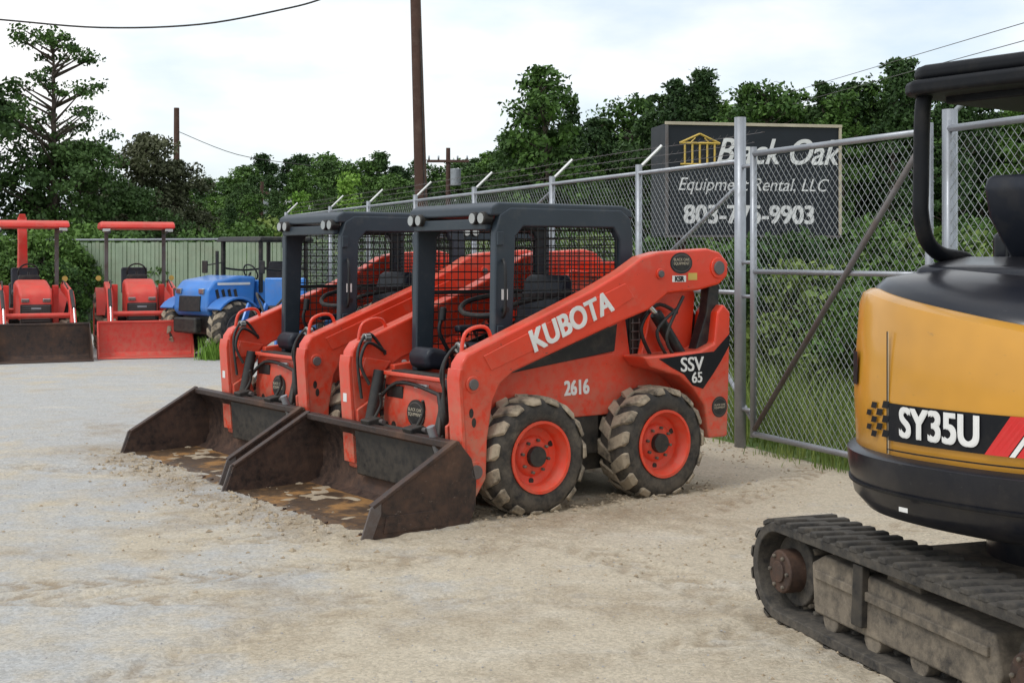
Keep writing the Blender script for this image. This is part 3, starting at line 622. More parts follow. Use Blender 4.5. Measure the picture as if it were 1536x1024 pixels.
def bluel():
    P=empty('compact_wheel_loader',(-4.74,23.4,0),hd(-.62,-.78)); B=M['blue'];K=M['black'];n=0
    for cx in(.72,-.78):
        for sy in(1,-1): n+=1; wheel(P,cx,.48,.48,.50,.80,sy,M['galvd'],14,'_%d'%n)
    box('chassis',P,(0,0,.55),(2.0,.7,.32),K,bv=.03)
    prism('engine_hood',P,[(.10,.80),(.05,1.36),(.40,1.38),(.95,1.30),(1.10,1.14),(1.13,.80),(1.05,.70),(.3,.70)],-.45,.45,B,.05)
    prism('hood_grille',P,[(1.09,.78),(1.15,.78),(1.13,1.04),(1.08,1.04)],-.28,.28,K,.01)
    for i in range(4):
        for y in(.453,-.453): box('hood_slot',P,(.90-.13*i,y,1.06),(.06,.012,.18),K,R=(0,15,0),bv=.003)
    box('hood_stripe',P,(.55,.455,1.24),(.7,.008,.04),M['whiteb'],bv=.001)
    for y in(-.3,.3): box('head_lamp',P,(1.11,y,1.12),(.05,.13,.09),M['lens'],bv=.012)
    for sy in(1,-1):
        for cx in(.72,-.78):
            pr=[(cx+.55*math.cos(t),.48+.55*math.sin(t)) for t in [math.radians(a) for a in range(40,141,12)]]+[(cx+.51*math.cos(t),.48+.51*math.sin(t)) for t in [math.radians(a) for a in range(136,39,-12)]]
            prism('mudguard',P,pr,*sorted((sy*.46,sy*.80)),B,.01)
        for cx in(.0,-1.05): box('cab_post',P,(cx,sy*.50,1.53),(.06,.06,.90),K,bv=.01)
        tube('cab_guard_rail',P,[(.0,sy*.50,1.5),(-.5,sy*.52,1.46),(-1.05,sy*.50,1.5)],.018,K)
        tube('mirror_arm',P,[(.0,sy*.50,1.6),(.2,sy*.72,1.55)],.012,K); box('mirror',P,(.2,sy*.76,1.52),(.03,.14,.22),K,bv=.02)
        prism('lift_arm',P,[(-.3,1.0),(-.2,1.12),(-1.1,1.10),(-1.9,.5),(-1.85,.38),(-1.2,.9)],*sorted((sy*.22,sy*.32)),B,.015)
    prism('cab_roof',P,[(-1.2,1.96),(-1.15,2.05),(.05,2.05),(.12,1.96)],-.58,.58,K,.03)
    prism('cab_lower',P,[(.02,.80),(.02,1.30),(-.12,1.30),(-.2,1.0),(-1.0,1.0),(-1.05,1.22),(-1.12,1.22),(-1.12,.8)],-.48,.48,B,.03)
    prism('seat',P,[(-.35,1.02),(-.35,1.18),(-.72,1.18),(-.80,1.62),(-.9,1.62),(-.85,1.02)],-.22,.22,M['seat'],.04)
    pts=[(-.20+.06*math.sin(t),.17*math.cos(t),1.42+.14*math.sin(t)) for t in [2*math.pi*i/14 for i in range(14)]]
    tube('steering_wheel',P,pts,.014,K,True); cyl('steering_column',P,(-.05,0,1.2),(-.20,0,1.42),.02,K)
    prism('fork_frame',P,[(-1.85,.1),(-1.92,.1),(-1.92,.8),(-1.85,.8)],-.6,.6,K,.01)
    box('weight_block',P,(1.17,0,.55),(.16,.6,.26),K,bv=.04)
    cyl('exhaust',P,(.3,-.3,1.3),(.3,-.3,1.8),.03,K)
bluel()
def impl():
    P=empty('blue_implement_frame',(-3.85,21.9,0),hd(-.2,-.98)); B=M['blue'];K=M['black']
    prism('deck',P,[(-.4,.35),(-.4,.60),(.3,.62),(.45,.50),(.45,.35)],-.55,.55,B,.03)
    for y in(-.45,-.15,.15,.45): prism('blade_arm',P,[(.3,.1),(.5,.1),(.45,.6),(.15,.95),(.05,.9),(.3,.55)],y-.02,y+.02,B,.008)
    box('hydraulic_block',P,(-.1,0,.75),(.35,.5,.28),K,bv=.04); tube('hose',P,[(-.1,.2,.85),(.1,.3,1.15),(.3,.1,.9)],.02,M['hose']); tube('hose',P,[(-.1,-.2,.85),(.15,-.3,1.1),(.35,-.1,.8)],.02,M['hose'])
    for y in(-.5,.5): cyl('support_wheel',P,(-.2,y-.07,.2),(-.2,y+.07,.2),.2,M['tyre'],24,bv=.02)
    box('mast',P,(-.35,0,.95),(.1,.7,.8),B,bv=.03)
impl()

# ------------------------------------------------------------------ fences
def FP(s,off,z): return (2.61-.385*s+off*.923,10.5+.923*s+off*.385,z)
def chain(name,par,s0,s1,z0,z1,m,p=.075,r=.0023,k=1.1):
    sg=[]; H=(z1-z0)/k
    n0=int((s0-H)/p)-1; n1=int((s1+H)/p)+1
    for i in range(n0,n1+1):
        c=i*p
        for d in(1,-1):
            a,b=z0,z1
            if d==1: lo=z0+(s0-c)*k; hi=z0+(s1-c)*k
            else: lo=z0+(c-s1)*k; hi=z0+(c-s0)*k
            a=max(a,lo); b=min(b,hi)
            if b-a>.02:
                f=lambda z:c+d*(z-z0)/k
                o=.004*d; q=random.uniform(-.004,.004)
                sg.append((FP(f(a)+q,o,a),FP(f(b)+q,o,b),r))
    rods(name,par,sg,m,3,False)
F=empty('chain_link_fence')
chain('wire_mesh',F,1.62,10.0,.05,2.52,M['wire']); chain('wire_mesh_far',F,10.0,19.2,.05,2.52,M['wire'],.10,.003)
sg=[(FP(1.5,0,0),FP(1.5,0,2.94),.052)]
posts=[3.41,5.56,8.1,10.6,13.1,15.6,19.2]
for s in posts: sg.append((FP(s,.0,0),FP(s,.0,2.64),.034))
rods('posts',F,sg,M['galv'],12)
rods('rails',F,[(FP(1.5,0,2.55),FP(19.2,0,2.55),.022),(FP(1.5,0,1.38),FP(3.41,0,1.38),.022),(FP(1.55,0.03,2.35),FP(3.41,0.03,1.45),.022),(FP(5.56,0.03,2.5),FP(7.0,0.03,2.0),.018)],M['galv'],10)
sg=[];bw=[]
for s in sorted(posts): sg.append((FP(s,0,2.60),FP(s-.05,.24,2.84),.016))
rods('barb_arms',F,sg,M['whiteb'],4)
for q in(.15,.55,.95):
    pts=[FP(1.5,.23*q,2.6+.23*q)]
    for s in np.arange(1.5,19.2,1.25): pts.append(FP(s-.05*q,.24*q,2.60+.24*q-.014*(int(s*2)%2)))
    for a,b in zip(pts[:-1],pts[1:]): bw.append((a,b,.0028))
    for i in range(140):
        s=1.6+i*.125; c=Vector(FP(s,.24*q,2.60+.24*q)); bw.append((c+Vector((-.015,0,-.02)),c+Vector((.015,0,.02)),.002))
rods('barbed_wire',F,bw,M['galvd'],3,False)
G=empty('chain_link_gate')
chain('wire_mesh',G,-1.05,1.27,.17,2.56,M['wire']); 
rods('frame',G,[(FP(1.285,0,.12),FP(1.285,0,2.66),.03),(FP(-1.0,0,.12),FP(-1.0,0,2.66),.03),(FP(1.285,0,2.6),FP(-1.0,0,2.6),.026),(FP(1.285,0,.15),FP(-1.0,0,.15),.026),(FP(1.285,0,1.57),FP(-1.0,0,1.57),.022),(FP(1.285,.03,.2),FP(1.9,.03,.75),.02)],M['galv'],12)
rods('diagonal_brace',G,[(FP(1.22,-.03,.2),FP(-.95,-.03,2.5),.024)],M['galvd'],10)
rods('hinges',G,[(FP(1.27,0,z),FP(1.5,0,z),.018) for z in(.35,1.35,1.65,2.5)],M['galv'],8)
G2=empty('chain_link_gate')
chain('wire_mesh',G2,-5.5,-1.22,.17,2.56,M['wire'])
rods('frame',G2,[(FP(-1.2,0,.12),FP(-1.2,0,2.66),.03),(FP(-5.5,0,.12),FP(-5.5,0,2.66),.03),(FP(-1.2,0,2.6),FP(-5.5,0,2.6),.026),(FP(-1.2,0,.15),FP(-5.5,0,.15),.026),(FP(-1.2,0,1.57),FP(-5.5,0,1.57),.022)],M['galv'],12)
rods('diagonal_brace',G2,[(FP(-1.25,-.03,.2),FP(-5.4,-.03,2.5),.024)],M['galvd'],10)
rods('gate_post',G2,[(FP(-1.1,.10,0),FP(-1.1,.10,2.75),.055),(FP(-1.1,.1,2.7),FP(-1.15,.45,3.02),.02)],M['galv'],12)
SF=empty('slatted_privacy_fence')
a=Vector((-4.9,28.6,0)); b=Vector((-22,34.5,0)); d=(b-a); L=d.length; d.normalize(); nv=Vector((-d.y,d.x,0))
vs=[];fs=[]
i=0
while i*.105<L:
    c=a+d*(i*.105); k=len(vs); h=2.02+.01*math.sin(i*1.7); jj=random.uniform(-.012,.012)
    for e in(-.045,.045):
        for o_ in(-.006,.006):
            for z in(.08,h): vs.append(c+d*e+nv*(o_+jj)+Vector((0,0,z)))
    fs+=[(k,k+1,k+3,k+2),(k+4,k+6,k+7,k+5),(k,k+4,k+5,k+1),(k+2,k+3,k+7,k+6),(k+1,k+5,k+7,k+3)]
    i+=1
mk('slats',vs,fs,M['slat'],SF,fix=True)
sg=[(a+Vector((0,0,2.08)),b+Vector((0,0,2.08)),.025)]
for k in range(7): p=a+d*(k*3.0)-nv*.04; sg.append((p,p+Vector((0,0,2.15)),.03))
rods('posts_and_rail',SF,sg,M['galv'],8)

# ------------------------------------------------------------------ billboard sign
SG=empty('business_sign',(1.97,17.0,0),math.radians(11))
W,Hb,z0,dp=2.36,1.44,1.96,.68
box('board',SG,(W/2,dp/2,z0+Hb/2),(W,dp,Hb),M['signb'],bv=.006)
box('trim_top',SG,(W/2,-.012,z0+Hb+.0),(W+.05,.03,.04),M['tan'],bv=.004)
box('trim_bottom',SG,(W/2,-.012,z0),(W+.05,.03,.03),M['galvd'],bv=.004)
for x in(0,W): box('trim_side',SG,(x,-.013,z0+Hb/2),(.035,.03,Hb-.045),M['tan'] if x else M['galvd'],bv=.004)
for x in(.3,W-.3): box('sign_post',SG,(x,dp/2,.98),(.12,.12,1.95),M['wood'],bv=.01)
X=(1,0,0);Z=(0,0,1)
text('sign_name',SG,'Black Oak',.47,M['whiteb'],(1.48,-.004,z0+1.08),X,Z,0,.35,sx=.86,bold=.006)
text('sign_line',SG,'Equipment Rental, LLC',.235,M['whiteb'],(1.16,-.004,z0+.66),X,Z,0,.3,sx=.93)
text('sign_phone',SG,'803-775-9903',.33,M['whiteb'],(1.12,-.004,z0+.27),X,Z,0,0,sx=.96,bold=.010)
sg=[]
bx,bz=.44,z0+.93
for i in range(5): sg.append(((bx-.20+.10*i,-.012,bz),(bx-.20+.10*i,-.012,bz+.25),.014))
sg+=[((bx-.26,-.012,bz-.01),(bx+.26,-.012,bz-.01),.014),((bx-.27,-.012,bz+.26),(bx+.27,-.012,bz+.26),.016),((bx-.27,-.012,bz+.26),(bx,-.012,bz+.38),.014),((bx+.27,-.012,bz+.26),(bx,-.012,bz+.38),.014)]
sg+=[((bx-.12,-.012,bz+.27),(bx-.06,-.012,bz+.33),.010),((bx+.12,-.012,bz+.27),(bx+.06,-.012,bz+.33),.010)]
rods('temple_logo',SG,sg,M['gold'],4)

# ------------------------------------------------------------------ utility poles, wires
def pole(loc,h,r,lean=(0,0),arm=False,tf=False):
    P=empty('utility_pole',loc); cyl('pole',P,(0,0,0),(lean[0],lean[1],h),r,M['wood'],18,r*.7)
    if arm:
        box('crossarm',P,(lean[0],lean[1]-.1,h-.7),(2.2,.12,.14),M['wood'])
        rods('insulators',P,[((lean[0]+x,lean[1]-.1,h-.63),(lean[0]+x,lean[1]-.1,h-.42),.05) for x in(-1,-.5,.5,1)],M['galv'],8)
    if tf: cyl('transformer',P,(lean[0]+.4,lean[1]-.2,h-2.0),(lean[0]+.4,lean[1]-.2,h-1.1),.28,M['galv'],16,bv=.03)
    return P
UP=pole((-2.43,37,0),11.5,.19,(-.32,0),True)
tube('ground_wire',UP,[(.12,-.16,0),(.0,-.15,4),(-.1,-.15,8)],.015,M['hose'])
pole((-17.6,70,0),9.5,.2,(0,0),False); pole((-3.35,70,0),7.4,.16,(0,0),True,True); pole((-15,80,0),6.2,.16,(0,0),True,True)
pole((-20,92,0),5.5,.14,(0,0),True); pole((-25,110,0),5.6,.15,(0,0),True)
tube('overhead_cable',None,[(-12,25,6.35),(-9.6,25,6.14),(-7.7,25,5.99),(-5.85,25,6.05),(-4.3,25,6.33),(-3.5,25,6.55),(-2.4,25,7.0)],.017,M['hose'])
tube('power_line',None,[(12.4,60,9.05),(10.9,10,5.55)],.010,M['galvd'],sm=False)
tube('power_line',None,[(12.4,60,8.5),(10.9,10,5.25)],.010,M['galvd'],sm=False)
tube('power_line',None,[(-17.6,70,8.3),(-14,68,6.9),(-10,66,6.2)],.018,M['hose'])
RS=empty('roadside_sign',(-12.9,80,0)); cyl('post',RS,(0,0,0),(0,0,3.6),.12,M['galv']); disc('sign_face',RS,(0,-.1,4.6),.85,.75,M['whiteb'],.2,1); disc('sign_band',RS,(0,-.12,4.45),.6,.3,M['leafb'],.02,-1)

# ------------------------------------------------------------------ vegetation
def quads_mesh(name,C,size,mats,trunk=None):
    n=len(C); a=rng.normal(size=(n,3)); a/=np.linalg.norm(a,axis=1)[:,None]
    b=rng.normal(size=(n,3)); b-=a*(a*b).sum(1)[:,None]; b/=np.linalg.norm(b,axis=1)[:,None]
    s=(size*(.6+.8*rng.random(n)))[:,None]
    V=np.stack([C-a*s*.5,C+b*s*.28,C+a*s*.5,C-b*s*.28],1).reshape(-1,3)
    Fc=np.arange(4*n).reshape(-1,4)
    vs=V.tolist(); fs=Fc.tolist(); mi=[0]*n
    if trunk:
        for p0,p1,r0,r1 in trunk:
            p0=Vector(p0);p1=Vector(p1);dd=(p1-p0).normalized();aa=dd.orthogonal().normalized();bb=dd.cross(aa);k=len(vs)
            for p,r in((p0,r0),(p1,r1)):
                for i in range(7):
                    t=2*math.pi*i/7; vs.append(tuple(p+(aa*math.cos(t)+bb*math.sin(t))*r))
            for i in range(7): fs.append([k+i,k+(i+1)%7,k+7+(i+1)%7,k+7+i]); mi.append(1)
    me=bpy.data.meshes.new(name); me.from_pydata(vs,[],fs)
    for m in mats: me.materials.append(m)
    me.polygons.foreach_set('material_index',mi); return me
def treemesh(name,h,r,start,lm,ncl,per,size,seed,kind='broad',spread=.13,flat=.6,bias=.85):
    rs=np.random.default_rng(seed); cen=[];rad=[];tr=[]
    lean=rs.normal(0,.02*h,2)
    tr.append(((0,0,0),(lean[0]*.5,lean[1]*.5,h*.5),h*.017,h*.011)); tr.append(((lean[0]*.5,lean[1]*.5,h*.5),(lean[0],lean[1],h*.96),h*.011,h*.003))
    lob=rs.random(8)*.5+.65
    for i in range(ncl):
        f=rs.random()**bias
        z=h*(start+(1-start)*f)
        q=(z/h-start)/(1-start)
        if kind=='broad': pr=r*math.sqrt(max(.02,1-((q-.42)/.6)**2))
        elif kind=='cone': pr=r*(1.02-q)**.75
        else: pr=r*(.35+.65*math.sin(min(1,q*1.05)*math.pi))
        a=rs.random()*6.283; rr=pr*rs.random()**.55*lob[int(a/6.284*8)]*(.75+.5*rs.random())
        c=(rr*math.cos(a)+lean[0]*z/h,rr*math.sin(a)+lean[1]*z/h,z-.02*h)
        cen.append(c); rad.append(h*spread*(.40+.85*rs.random()))
        if i%2==0 or flat<.5:
            zb=max(h*.12,z-rr*.45-.03*h); tr.append(((lean[0]*zb/h,lean[1]*zb/h,zb),c,h*.005,h*.0012))
    cen=np.array(cen);rad=np.array(rad)
    idx=np.repeat(np.arange(ncl),per); dv=rng.normal(size=(len(idx),3)); dv/=np.linalg.norm(dv,axis=1)[:,None]
    dv*=(rng.random(len(idx))**.5)[:,None]; dv[:,2]*=flat
    Cc=cen[idx]+dv*rad[idx][:,None]
    Cc[:,2]=np.maximum(Cc[:,2],.05)
    return quads_mesh(name,Cc,size,[lm,M['bark']],tr)
def place(me,name,x,y,s,par=None,rz=None,sz=None):
    o=bpy.data.objects.new(name,me); col.objects.link(o); o.location=(x,y,0); o.scale=(s,s,sz or s); o.rotation_euler=(0,0,random.random()*6.28 if rz is None else rz)
    if par: o.parent=par
    return o
hero=treemesh('oak_a',8.2,2.6,.34,M['leafm'],95,85,.115,5,'oval',.060,.45,1.0)
place(hero,'broadleaf_tree',-12.7,37,1.0)
dense=treemesh('oak_b',6.6,3.0,.02,M['leafd'],110,190,.17,2,'broad',.11)
place(dense,'broadleaf_tree',-14.9,36.5,.98); place(dense,'broadleaf_tree',-12.2,37.5,.74,rz=2); place(dense,'broadleaf_tree',-17.6,38,1.15,rz=4); place(dense,'broadleaf_tree',-10.9,38.5,.55,rz=1.2)
dense2=treemesh('oak_c',5.8,1.9,.02,M['leafo'],100,160,.15,3,'broad',.09)
place(dense2,'broadleaf_tree',-12.6,45,1.0); place(dense2,'broadleaf_tree',-11.3,44,.85,rz=2); place(dense2,'broadleaf_tree',-14,46,.8,rz=3)
T=[treemesh('far_a',10,2.5,.05,M['leafd'],100,90,.23,11,'broad',.070),treemesh('far_b',10,1.9,.08,M['leafd'],95,90,.20,12,'cone',.060),
   treemesh('far_c',10,2.7,.03,M['leafm'],100,90,.24,13,'broad',.078),treemesh('far_d',10,1.6,.14,M['leafm'],85,95,.20,14,'oval',.062),
   treemesh('far_e',10,1.5,.2,M['leafd'],80,95,.18,15,'cone',.057)]
DL=empty('distant_tree_line')
def P2(u,v,Y,k=None):
    X=(u-768)/2000*Y; h=1.7+(385-v)*Y/2000
    me=T[k if k is not None else random.randrange(5)]; place(me,'tree_%d'%int(u),X,Y,h/10*1.0*(1.05 if Y<75 else 1.25),DL,sz=h/10)
def line(pts,Y0,dy,step):
    u=pts[0][0]
    while u<pts[-1][0]:
        for (a_,b_),(c_,d_) in zip(pts[:-1],pts[1:]):
            if a_<=u<=c_: v=b_+(d_-b_)*(u-a_)/(c_-a_)
        P2(u,v+random.uniform(-8,10),Y0+random.uniform(-dy,dy)); u+=step*random.uniform(.7,1.3)
prof=[(270,280),(300,265),(345,265),(385,234),(450,228),(500,242),(560,232),(610,246),(660,252),(700,234),(745,213),(790,205),(850,200),(900,190),(1000,180),(1100,165),(1200,160),(1350,160),(1560,165)]
line(prof,95,6,18)
line([(u,v+24) for u,v in prof],78,5,26)
line([(u,v+48) for u,v in prof],66,4,36)
for u,v,k,Y in((835,105,2,60),(812,150,0,61),(866,150,4,63),(935,148,2,72),(900,175,0,70),(985,140,0,64),(1003,108,4,62),(1030,125,0,65),(1050,106,1,62),(1075,135,3,66),(1110,122,4,66),(1130,140,0,64),(1152,122,2,60),(1195,135,3,62),(1232,110,4,60),(1262,135,3,60),(1290,120,0,62),(1332,76,4,60),(1368,78,4,61),(1310,115,2,63),(1420,140,0,60),(1470,120,1,62),(1530,130,2,60),(760,214,4,80),(730,226,3,82)):
    P2(u,v,Y,k)
bright=treemesh('young_tree',4.6,1.1,.1,M['leafb'],50,100,.14,21,'cone',.10)
place(bright,'young_tree',-6.0,48,1.0); place(bright,'young_tree',-8.3,52,.9)
sh=treemesh('shrub_mesh',1.6,1.15,.0,M['leafm'],40,120,.08,31,'broad',.20)
shb=treemesh('shrub_mesh_b',1.6,1.1,.0,M['grass'],36,120,.085,32,'broad',.20)
SB=empty('shrub_mass')
for i in range(50):
    s=random.uniform(-1,22); off=random.uniform(1.6,7)+ (2 if s<1 else 0); p=FP(s,off,0)
    place(random.choice((sh,shb)),'shrub_%d'%i,p[0],p[1],random.uniform(.6,1.1)*(1+off*.05),SB)
for i in range(46):
    place(random.choice((sh,shb)),'shrub_f%d'%i,random.uniform(-16,16),random.uniform(40,60),random.uniform(1.0,1.9),SB)
for i in range(40):
    t=random.random(); p=a+d*(t*L); place(sh,'shrub_b%d'%i,p.x+random.uniform(-.5,.5),p.y+random.uniform(1.0,3.0),random.uniform(.9,1.6),SB)
for i in range(12):
    place(sh,'shrub_w%d'%i,random.uniform(-13,-9.8),random.uniform(29,31),random.uniform(.8,1.5),SB)
def blades(name,P,h,w,m):
    n=len(P); ang=rng.random(n)*6.283; hh=h*(.5+.8*rng.random(n)); ln=rng.normal(0,.28,(n,2))*hh[:,None]
    V=np.zeros((n,5,3)); dx=np.cos(ang)*w/2; dy=np.sin(ang)*w/2
    V[:,0]=P; V[:,0,0]-=dx; V[:,0,1]-=dy; V[:,1]=P; V[:,1,0]+=dx; V[:,1,1]+=dy
    V[:,2]=P; V[:,2,:2]+=ln*.4; V[:,2,2]+=hh*.6; V[:,2,0]+=dx*.7; V[:,2,1]+=dy*.7
    V[:,3]=P; V[:,3,:2]+=ln*.4; V[:,3,2]+=hh*.6; V[:,3,0]-=dx*.7; V[:,3,1]-=dy*.7
    V[:,4]=P; V[:,4,:2]+=ln; V[:,4,2]+=hh
    k=np.arange(n)*5; fs=[[q,q+1,q+2,q+3] for q in k]+[[q+3,q+2,q+4] for q in k]
    me=bpy.data.meshes.new(name); me.from_pydata(V.reshape(-1,3).tolist(),[],fs); me.materials.append(m)
    o=bpy.data.objects.new(name,me); col.objects.link(o); return o
n=36000; s=rng.uniform(-5,22,n); off=.15+rng.random(n)**1.2*7
Pp=np.stack([2.61-.385*s+off*.923,10.5+.923*s+off*.385,np.zeros(n)],1)
blades('tall_grass',Pp,.55,.014,M['grass'])
n=5000; s=rng.uniform(-5,22,n); off=rng.normal(0,.12,n)
keep=(np.sin(s*3.1)+np.sin(s*7.7+1)+rng.normal(0,.5,n))>.3; s=s[keep];off=off[keep]
Pp=np.stack([2.61-.385*s+off*.923,10.5+.923*s+off*.385,np.zeros(len(s))],1); blades('fence_weeds',Pp,.13,.008,M['grass'])
n=5000; t=rng.random(n)*L; Pp=np.stack([a.x+d.x*t,a.y+d.y*t-.2-rng.random(n)*.6,np.zeros(n)],1); blades('back_fence_weeds',Pp,.25,.02,M['grass'])
n=400; Pp=np.stack([rng.normal(-4.95,.12,n),rng.normal(22.1,.12,n),np.zeros(n)],1); blades('weed_tuft',Pp,.32,.015,M['leafb'])

# ------------------------------------------------------------------ ground
mk('grass_field',[(-400,-60,-.006),(400,-60,-.006),(400,700,-.006),(-400,700,-.006)],[(0,1,2,3)],M['field'],fix=False)
p1=FP(-16,.1,0);p2=FP(20.2,.1,0)
mk('gravel_yard',[(-30,-8,0),(p1[0],-8,0),p1,p2,(a.x,a.y,0),(b.x,b.y,0),(-30,34.5,0)],[(0,1,2,3,4,5,6)],M['ground'],fix=False)
def vn(x,y,sc,seed):
    r=np.random.default_rng(seed); g=r.random((256,256)); x=x*sc+1000.3; y=y*sc+1000.7
    xi=np.floor(x).astype(int); yi=np.floor(y).astype(int); fx=x-xi; fy=y-yi; fx=fx*fx*(3-2*fx); fy=fy*fy*(3-2*fy)
    q=lambda a_,b_: g[a_%256,b_%256]
    return (q(xi,yi)*(1-fx)+q(xi+1,yi)*fx)*(1-fy)+(q(xi,yi+1)*(1-fx)+q(xi+1,yi+1)*fx)*fy
gx=np.arange(-5.0,4.2,.026); gy=np.arange(4.4,14.2,.026); XX,YY=np.meshgrid(gx,gy,indexing='ij')
fl=(2.61-.417*(YY-10.5)); 
fade=np.clip((XX+5.0)/.6,0,1)*np.clip((4.2-XX)/.3,0,1)*np.clip((YY-4.4)/.2,0,1)*np.clip((14.2-YY)/.5,0,1)*np.clip((fl-XX)/.25,0,1)
wx=XX+.10*(vn(XX,YY,1.3,41)-.5)+.04*(vn(XX,YY,6,42)-.5); wy=YY+.10*(vn(XX,YY,1.3,43)-.5)+.04*(vn(XX,YY,6,44)-.5)
base=(vn(XX,YY,.9,1)*.5+vn(XX,YY,2.3,2)*.3+vn(XX,YY,6,3)*.2)
rough=vn(XX,YY,9,4)*.5+vn(XX,YY,19,5)*.5
dist=np.zeros_like(XX); rut=np.zeros_like(XX); churn=np.zeros_like(XX)
for (ox,oy) in((0.146,9.623),(-1.12,11.50)):
    dx_=wx-ox; dy_=wy-oy; la=-(dx_*.809+dy_*.588); lb=dx_*.588-dy_*.809
    for bb in(.70,-.70):
        m_=np.exp(-((lb-bb)/.30)**2)*(1/(1+np.exp(-(1.3-np.abs(la))*5))); dist=np.maximum(dist,m_); churn=np.maximum(churn,m_)
        tr_=(np.abs(lb-bb)<.15)&(np.abs(la)<1.3); rut-=tr_*(.010+.012*((la*7+np.abs(lb-bb)*4)%1>.5))*(vn(XX,YY,1.5,9)>.35)
    m_=np.exp(-((la-2.02)/.24)**2)*np.clip(1.25-np.abs(lb+.15),0,.35)/.35; dist=np.maximum(dist,m_*.8); churn=np.maximum(churn,m_)
    m_=np.exp(-((lb-1.1)/.36)**2)*np.exp(-((la-.2)/1.2)**2); dist=np.maximum(dist,m_*.9); churn=np.maximum(churn,m_)
    m_=np.exp(-((lb+1.5)/.3)**2)*np.exp(-((la-1.9)/.5)**2); dist=np.maximum(dist,m_*.8)
for (cx_,cy_,rr_,w_,am) in((-3.6,13.2,6.55,.15,.75),(-3.6,13.2,5.0,.15,.75),(4.6,1.2,7.4,.15,.7),(4.6,1.2,5.95,.15,.7),(-6,3,7.9,.15,.6),(-1.5,-6.5,14.4,.15,.7),(-1.5,-6.5,13.0,.15,.7),(3.9,11.6,4.4,.15,.6)):
    dd_=np.hypot(wx-cx_,wy-cy_)-rr_; an_=np.arctan2(wy-cy_,wx-cx_)*rr_
    gate=np.clip((vn(XX,YY,.9,int(rr_*10))-.40)*4,0,1)
    lugp=((an_*5.5+np.abs(dd_)*6)%1>.5)
    m_=np.clip((w_-np.abs(dd_))/.04,0,1)*gate; rut-=m_*(.002+.011*lugp); rut+=np.exp(-((np.abs(dd_)-w_-.02)/.03)**2)*.009*gate
    dist=np.maximum(dist,m_*am*(.15+.85*lugp))
pp=vn(XX,YY,1.1,71)*.5+vn(XX,YY,3.1,72)*.3+vn(XX,YY,9,73)*.2; dist=np.maximum(dist,np.clip((pp-.64)*4,0,.45))
dist=np.clip(dist*(.30+1.1*(.5*vn(XX,YY,4,7)+.5*vn(XX,YY,13,8))),0,1)*fade
ZZ=.004+fade*(.012*base+.008*rough+churn*.026*rough+dist*.008*rough+np.clip(rut,-.014,.04)+.012)
ZZ=np.maximum(ZZ,.003); nx_,ny_=XX.shape
vs=np.stack([XX,YY,ZZ],2).reshape(-1,3)
ii,jj=np.meshgrid(np.arange(nx_-1),np.arange(ny_-1),indexing='ij'); k=(ii*ny_+jj)
ok=((fl[:-1,:-1]-XX[:-1,:-1])>.03).reshape(-1)
fs=np.stack([k,k+ny_,k+ny_+1,k+1],2).reshape(-1,4)[ok]
me=bpy.data.meshes.new('churned_dirt'); me.from_pydata(vs.tolist(),[],fs.tolist()); me.materials.append(M['ground'])
me.polygons.foreach_set('use_smooth',[True]*len(me.polygons))
at=me.attributes.new('disturb','FLOAT','POINT'); at.data.foreach_set('value',dist.reshape(-1).astype(np.float32))
go=bpy.data.objects.new('churned_dirt',me); col.objects.link(go)
def gz(x,y):
    i=int(round((x+5.0)/.026)); j=int(round((y-4.4)/.026))
    return float(ZZ[i,j]) if 0<=i<nx_ and 0<=j<ny_ else 0.0
rp=empty('road'); box('asphalt',rp,(12,60,.0),(60,6,.012),M['stone'],R=(0,0,-20),bv=0)
def stones(name,P,size,m):
    base=np.array([(1,0,0),(-.5,.87,0),(-.5,-.87,0),(0,0,.8),(.2,.1,-.5)]); f=[(0,1,3),(1,2,3),(2,0,3),(1,0,4),(2,1,4),(0,2,4)]
    vs=[];fs=[]
    for i,(p,s_) in enumerate(zip(P,size)):
        t=random.random()*6.28;c,sn=math.cos(t),math.sin(t); k=len(vs); g=gz(p[0],p[1])
        for b_ in base:
            q=b_*(1+rng.uniform(-.3,.3,3))*s_; vs.append((p[0]+q[0]*c-q[1]*sn,p[1]+q[0]*sn+q[1]*c,g+max(-.004,q[2]*.8+s_*.1)))
        fs+=[tuple(k+e for e in ff) for ff in f]
    return mk(name,vs,fs,m,fix=False)
n=6500; P_=np.stack([rng.uniform(-5,4,n),4.6+rng.random(n)**1.3*9],1); keep=P_[:,0]<2.61-.417*(P_[:,1]-10.5)
P_=P_[keep]; stones('loose_gravel',P_,.003+.006*rng.random(len(P_))**3,M['stone'])
cl=[];cs=[]
Rv=Vector((.809,.588));Nv=Vector((.588,-.809))
def addc(cx,cy,sx_,sy_,n,smin,smax,org=(0.146,9.623)):
    for i in range(n):
        a_=random.gauss(cx,sx_);b_=random.gauss(cy,sy_); p=Vector(org)-Rv*a_+Nv*b_; cl.append((p.x,p.y)); cs.append(smin+(smax-smin)*random.random()**2.5)
for og in((0.146,9.623),(-1.12,11.50)):
    addc(2.03,-.15,.15,.60,420,.003,.028,og); addc(.54,.72,.4,.14,260,.003,.026,og); addc(-.54,.72,.4,.14,260,.003,.026,og); addc(0,.95,1.2,.3,260,.003,.02,og)
addc(1.6,-1.3,.5,.4,200,.003,.02); addc(.6,2.1,.5,.25,160,.003,.016); addc(2.6,0,.5,.7,240,.003,.016)
for i in range(300): cl.append((random.gauss(1.4,.25),random.uniform(4.6,6.9))); cs.append(random.uniform(.003,.012))
for i in range(300):
    s=random.uniform(0,5); p=FP(s,random.gauss(-.3,.2),0); cl.append((p[0],p[1])); cs.append(random.uniform(.003,.018))
stones('dirt_clods',cl,cs,M['soil'])

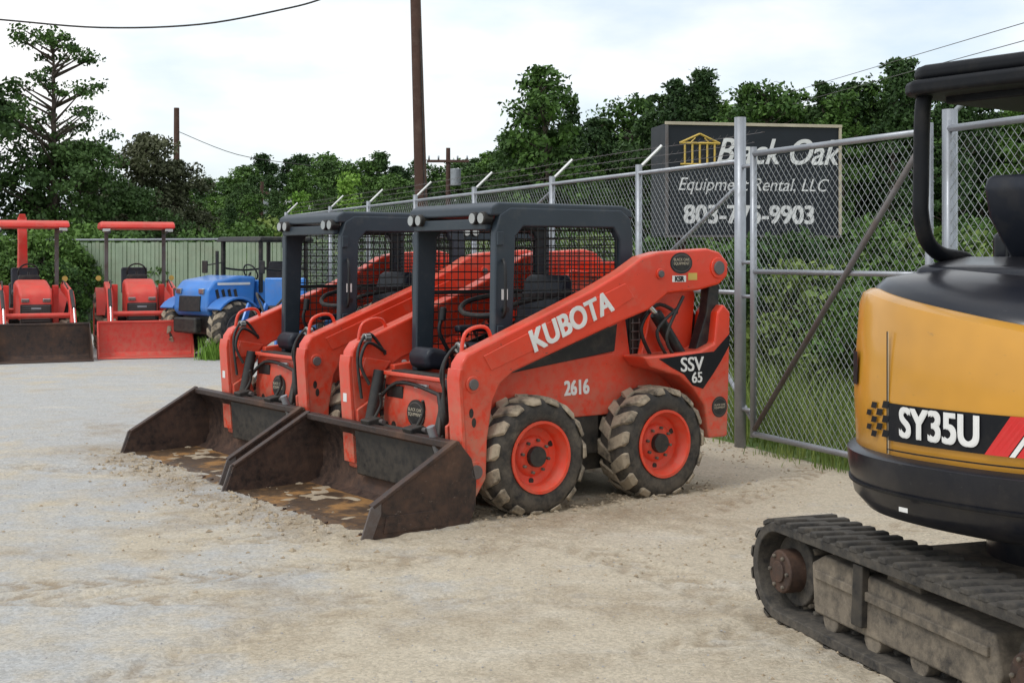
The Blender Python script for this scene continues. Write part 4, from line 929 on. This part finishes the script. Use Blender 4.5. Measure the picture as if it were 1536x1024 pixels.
# ------------------------------------------------------------------ sky, sun, camera
w=bpy.data.worlds.new('World'); scene.world=w; w.use_nodes=True; nt=w.node_tree
for n_ in list(nt.nodes): nt.nodes.remove(n_)
out=NN(nt,'ShaderNodeOutputWorld'); sky=NN(nt,'ShaderNodeTexSky',sky_type='NISHITA'); sky.sun_disc=False
sd=Vector((-.50,-.45,.95)).normalized(); el=math.asin(sd.z); az=math.atan2(sd.x,sd.y)
sky.sun_elevation=el; sky.sun_rotation=az
bg1=NN(nt,'ShaderNodeBackground'); bg1.inputs[1].default_value=.15; nt.links.new(sky.outputs[0],bg1.inputs[0])
bg2=NN(nt,'ShaderNodeBackground'); bg2.inputs[1].default_value=1.22
tc=NN(nt,'ShaderNodeTexCoord'); mp=NN(nt,'ShaderNodeMapping'); mp.inputs['Scale'].default_value=(1.6,1.6,4.5); mp.inputs['Location'].default_value=(.3,.1,.2)
nt.links.new(tc.outputs['Generated'],mp.inputs[0])
cn=noise(nt,mp.outputs[0],1.6,8,.55)
cn2=noise(nt,mp.outputs[0],3.5,6,.5)
nt.links.new(mixc(nt,mrange(nt,cn2,.35,.60),(.72,.81,.88),(1.0,1.0,1.0)),bg2.inputs[0])
ms=NN(nt,'ShaderNodeMixShader'); nt.links.new(mrange(nt,cn,.34,.54,.55,1),ms.inputs[0]); nt.links.new(bg1.outputs[0],ms.inputs[1]); nt.links.new(bg2.outputs[0],ms.inputs[2]); nt.links.new(ms.outputs[0],out.inputs[0])
sl=bpy.data.lights.new('sun','SUN'); sl.energy=1.25; sl.angle=math.radians(14); sl.color=(1,.97,.92)
so=bpy.data.objects.new('sun',sl); col.objects.link(so); so.rotation_euler=sd.to_track_quat('Z','Y').to_euler()
cd=bpy.data.cameras.new('camera'); cd.sensor_width=36; cd.lens=46.9; cd.shift_y=-127/1536; cd.clip_end=2000
co_=bpy.data.objects.new('camera',cd); col.objects.link(co_); co_.location=(0,0,1.7); co_.rotation_euler=(math.radians(90),0,0)
scene.camera=co_
scene.view_settings.view_transform='Standard'; scene.view_settings.look='None'; scene.view_settings.exposure=0
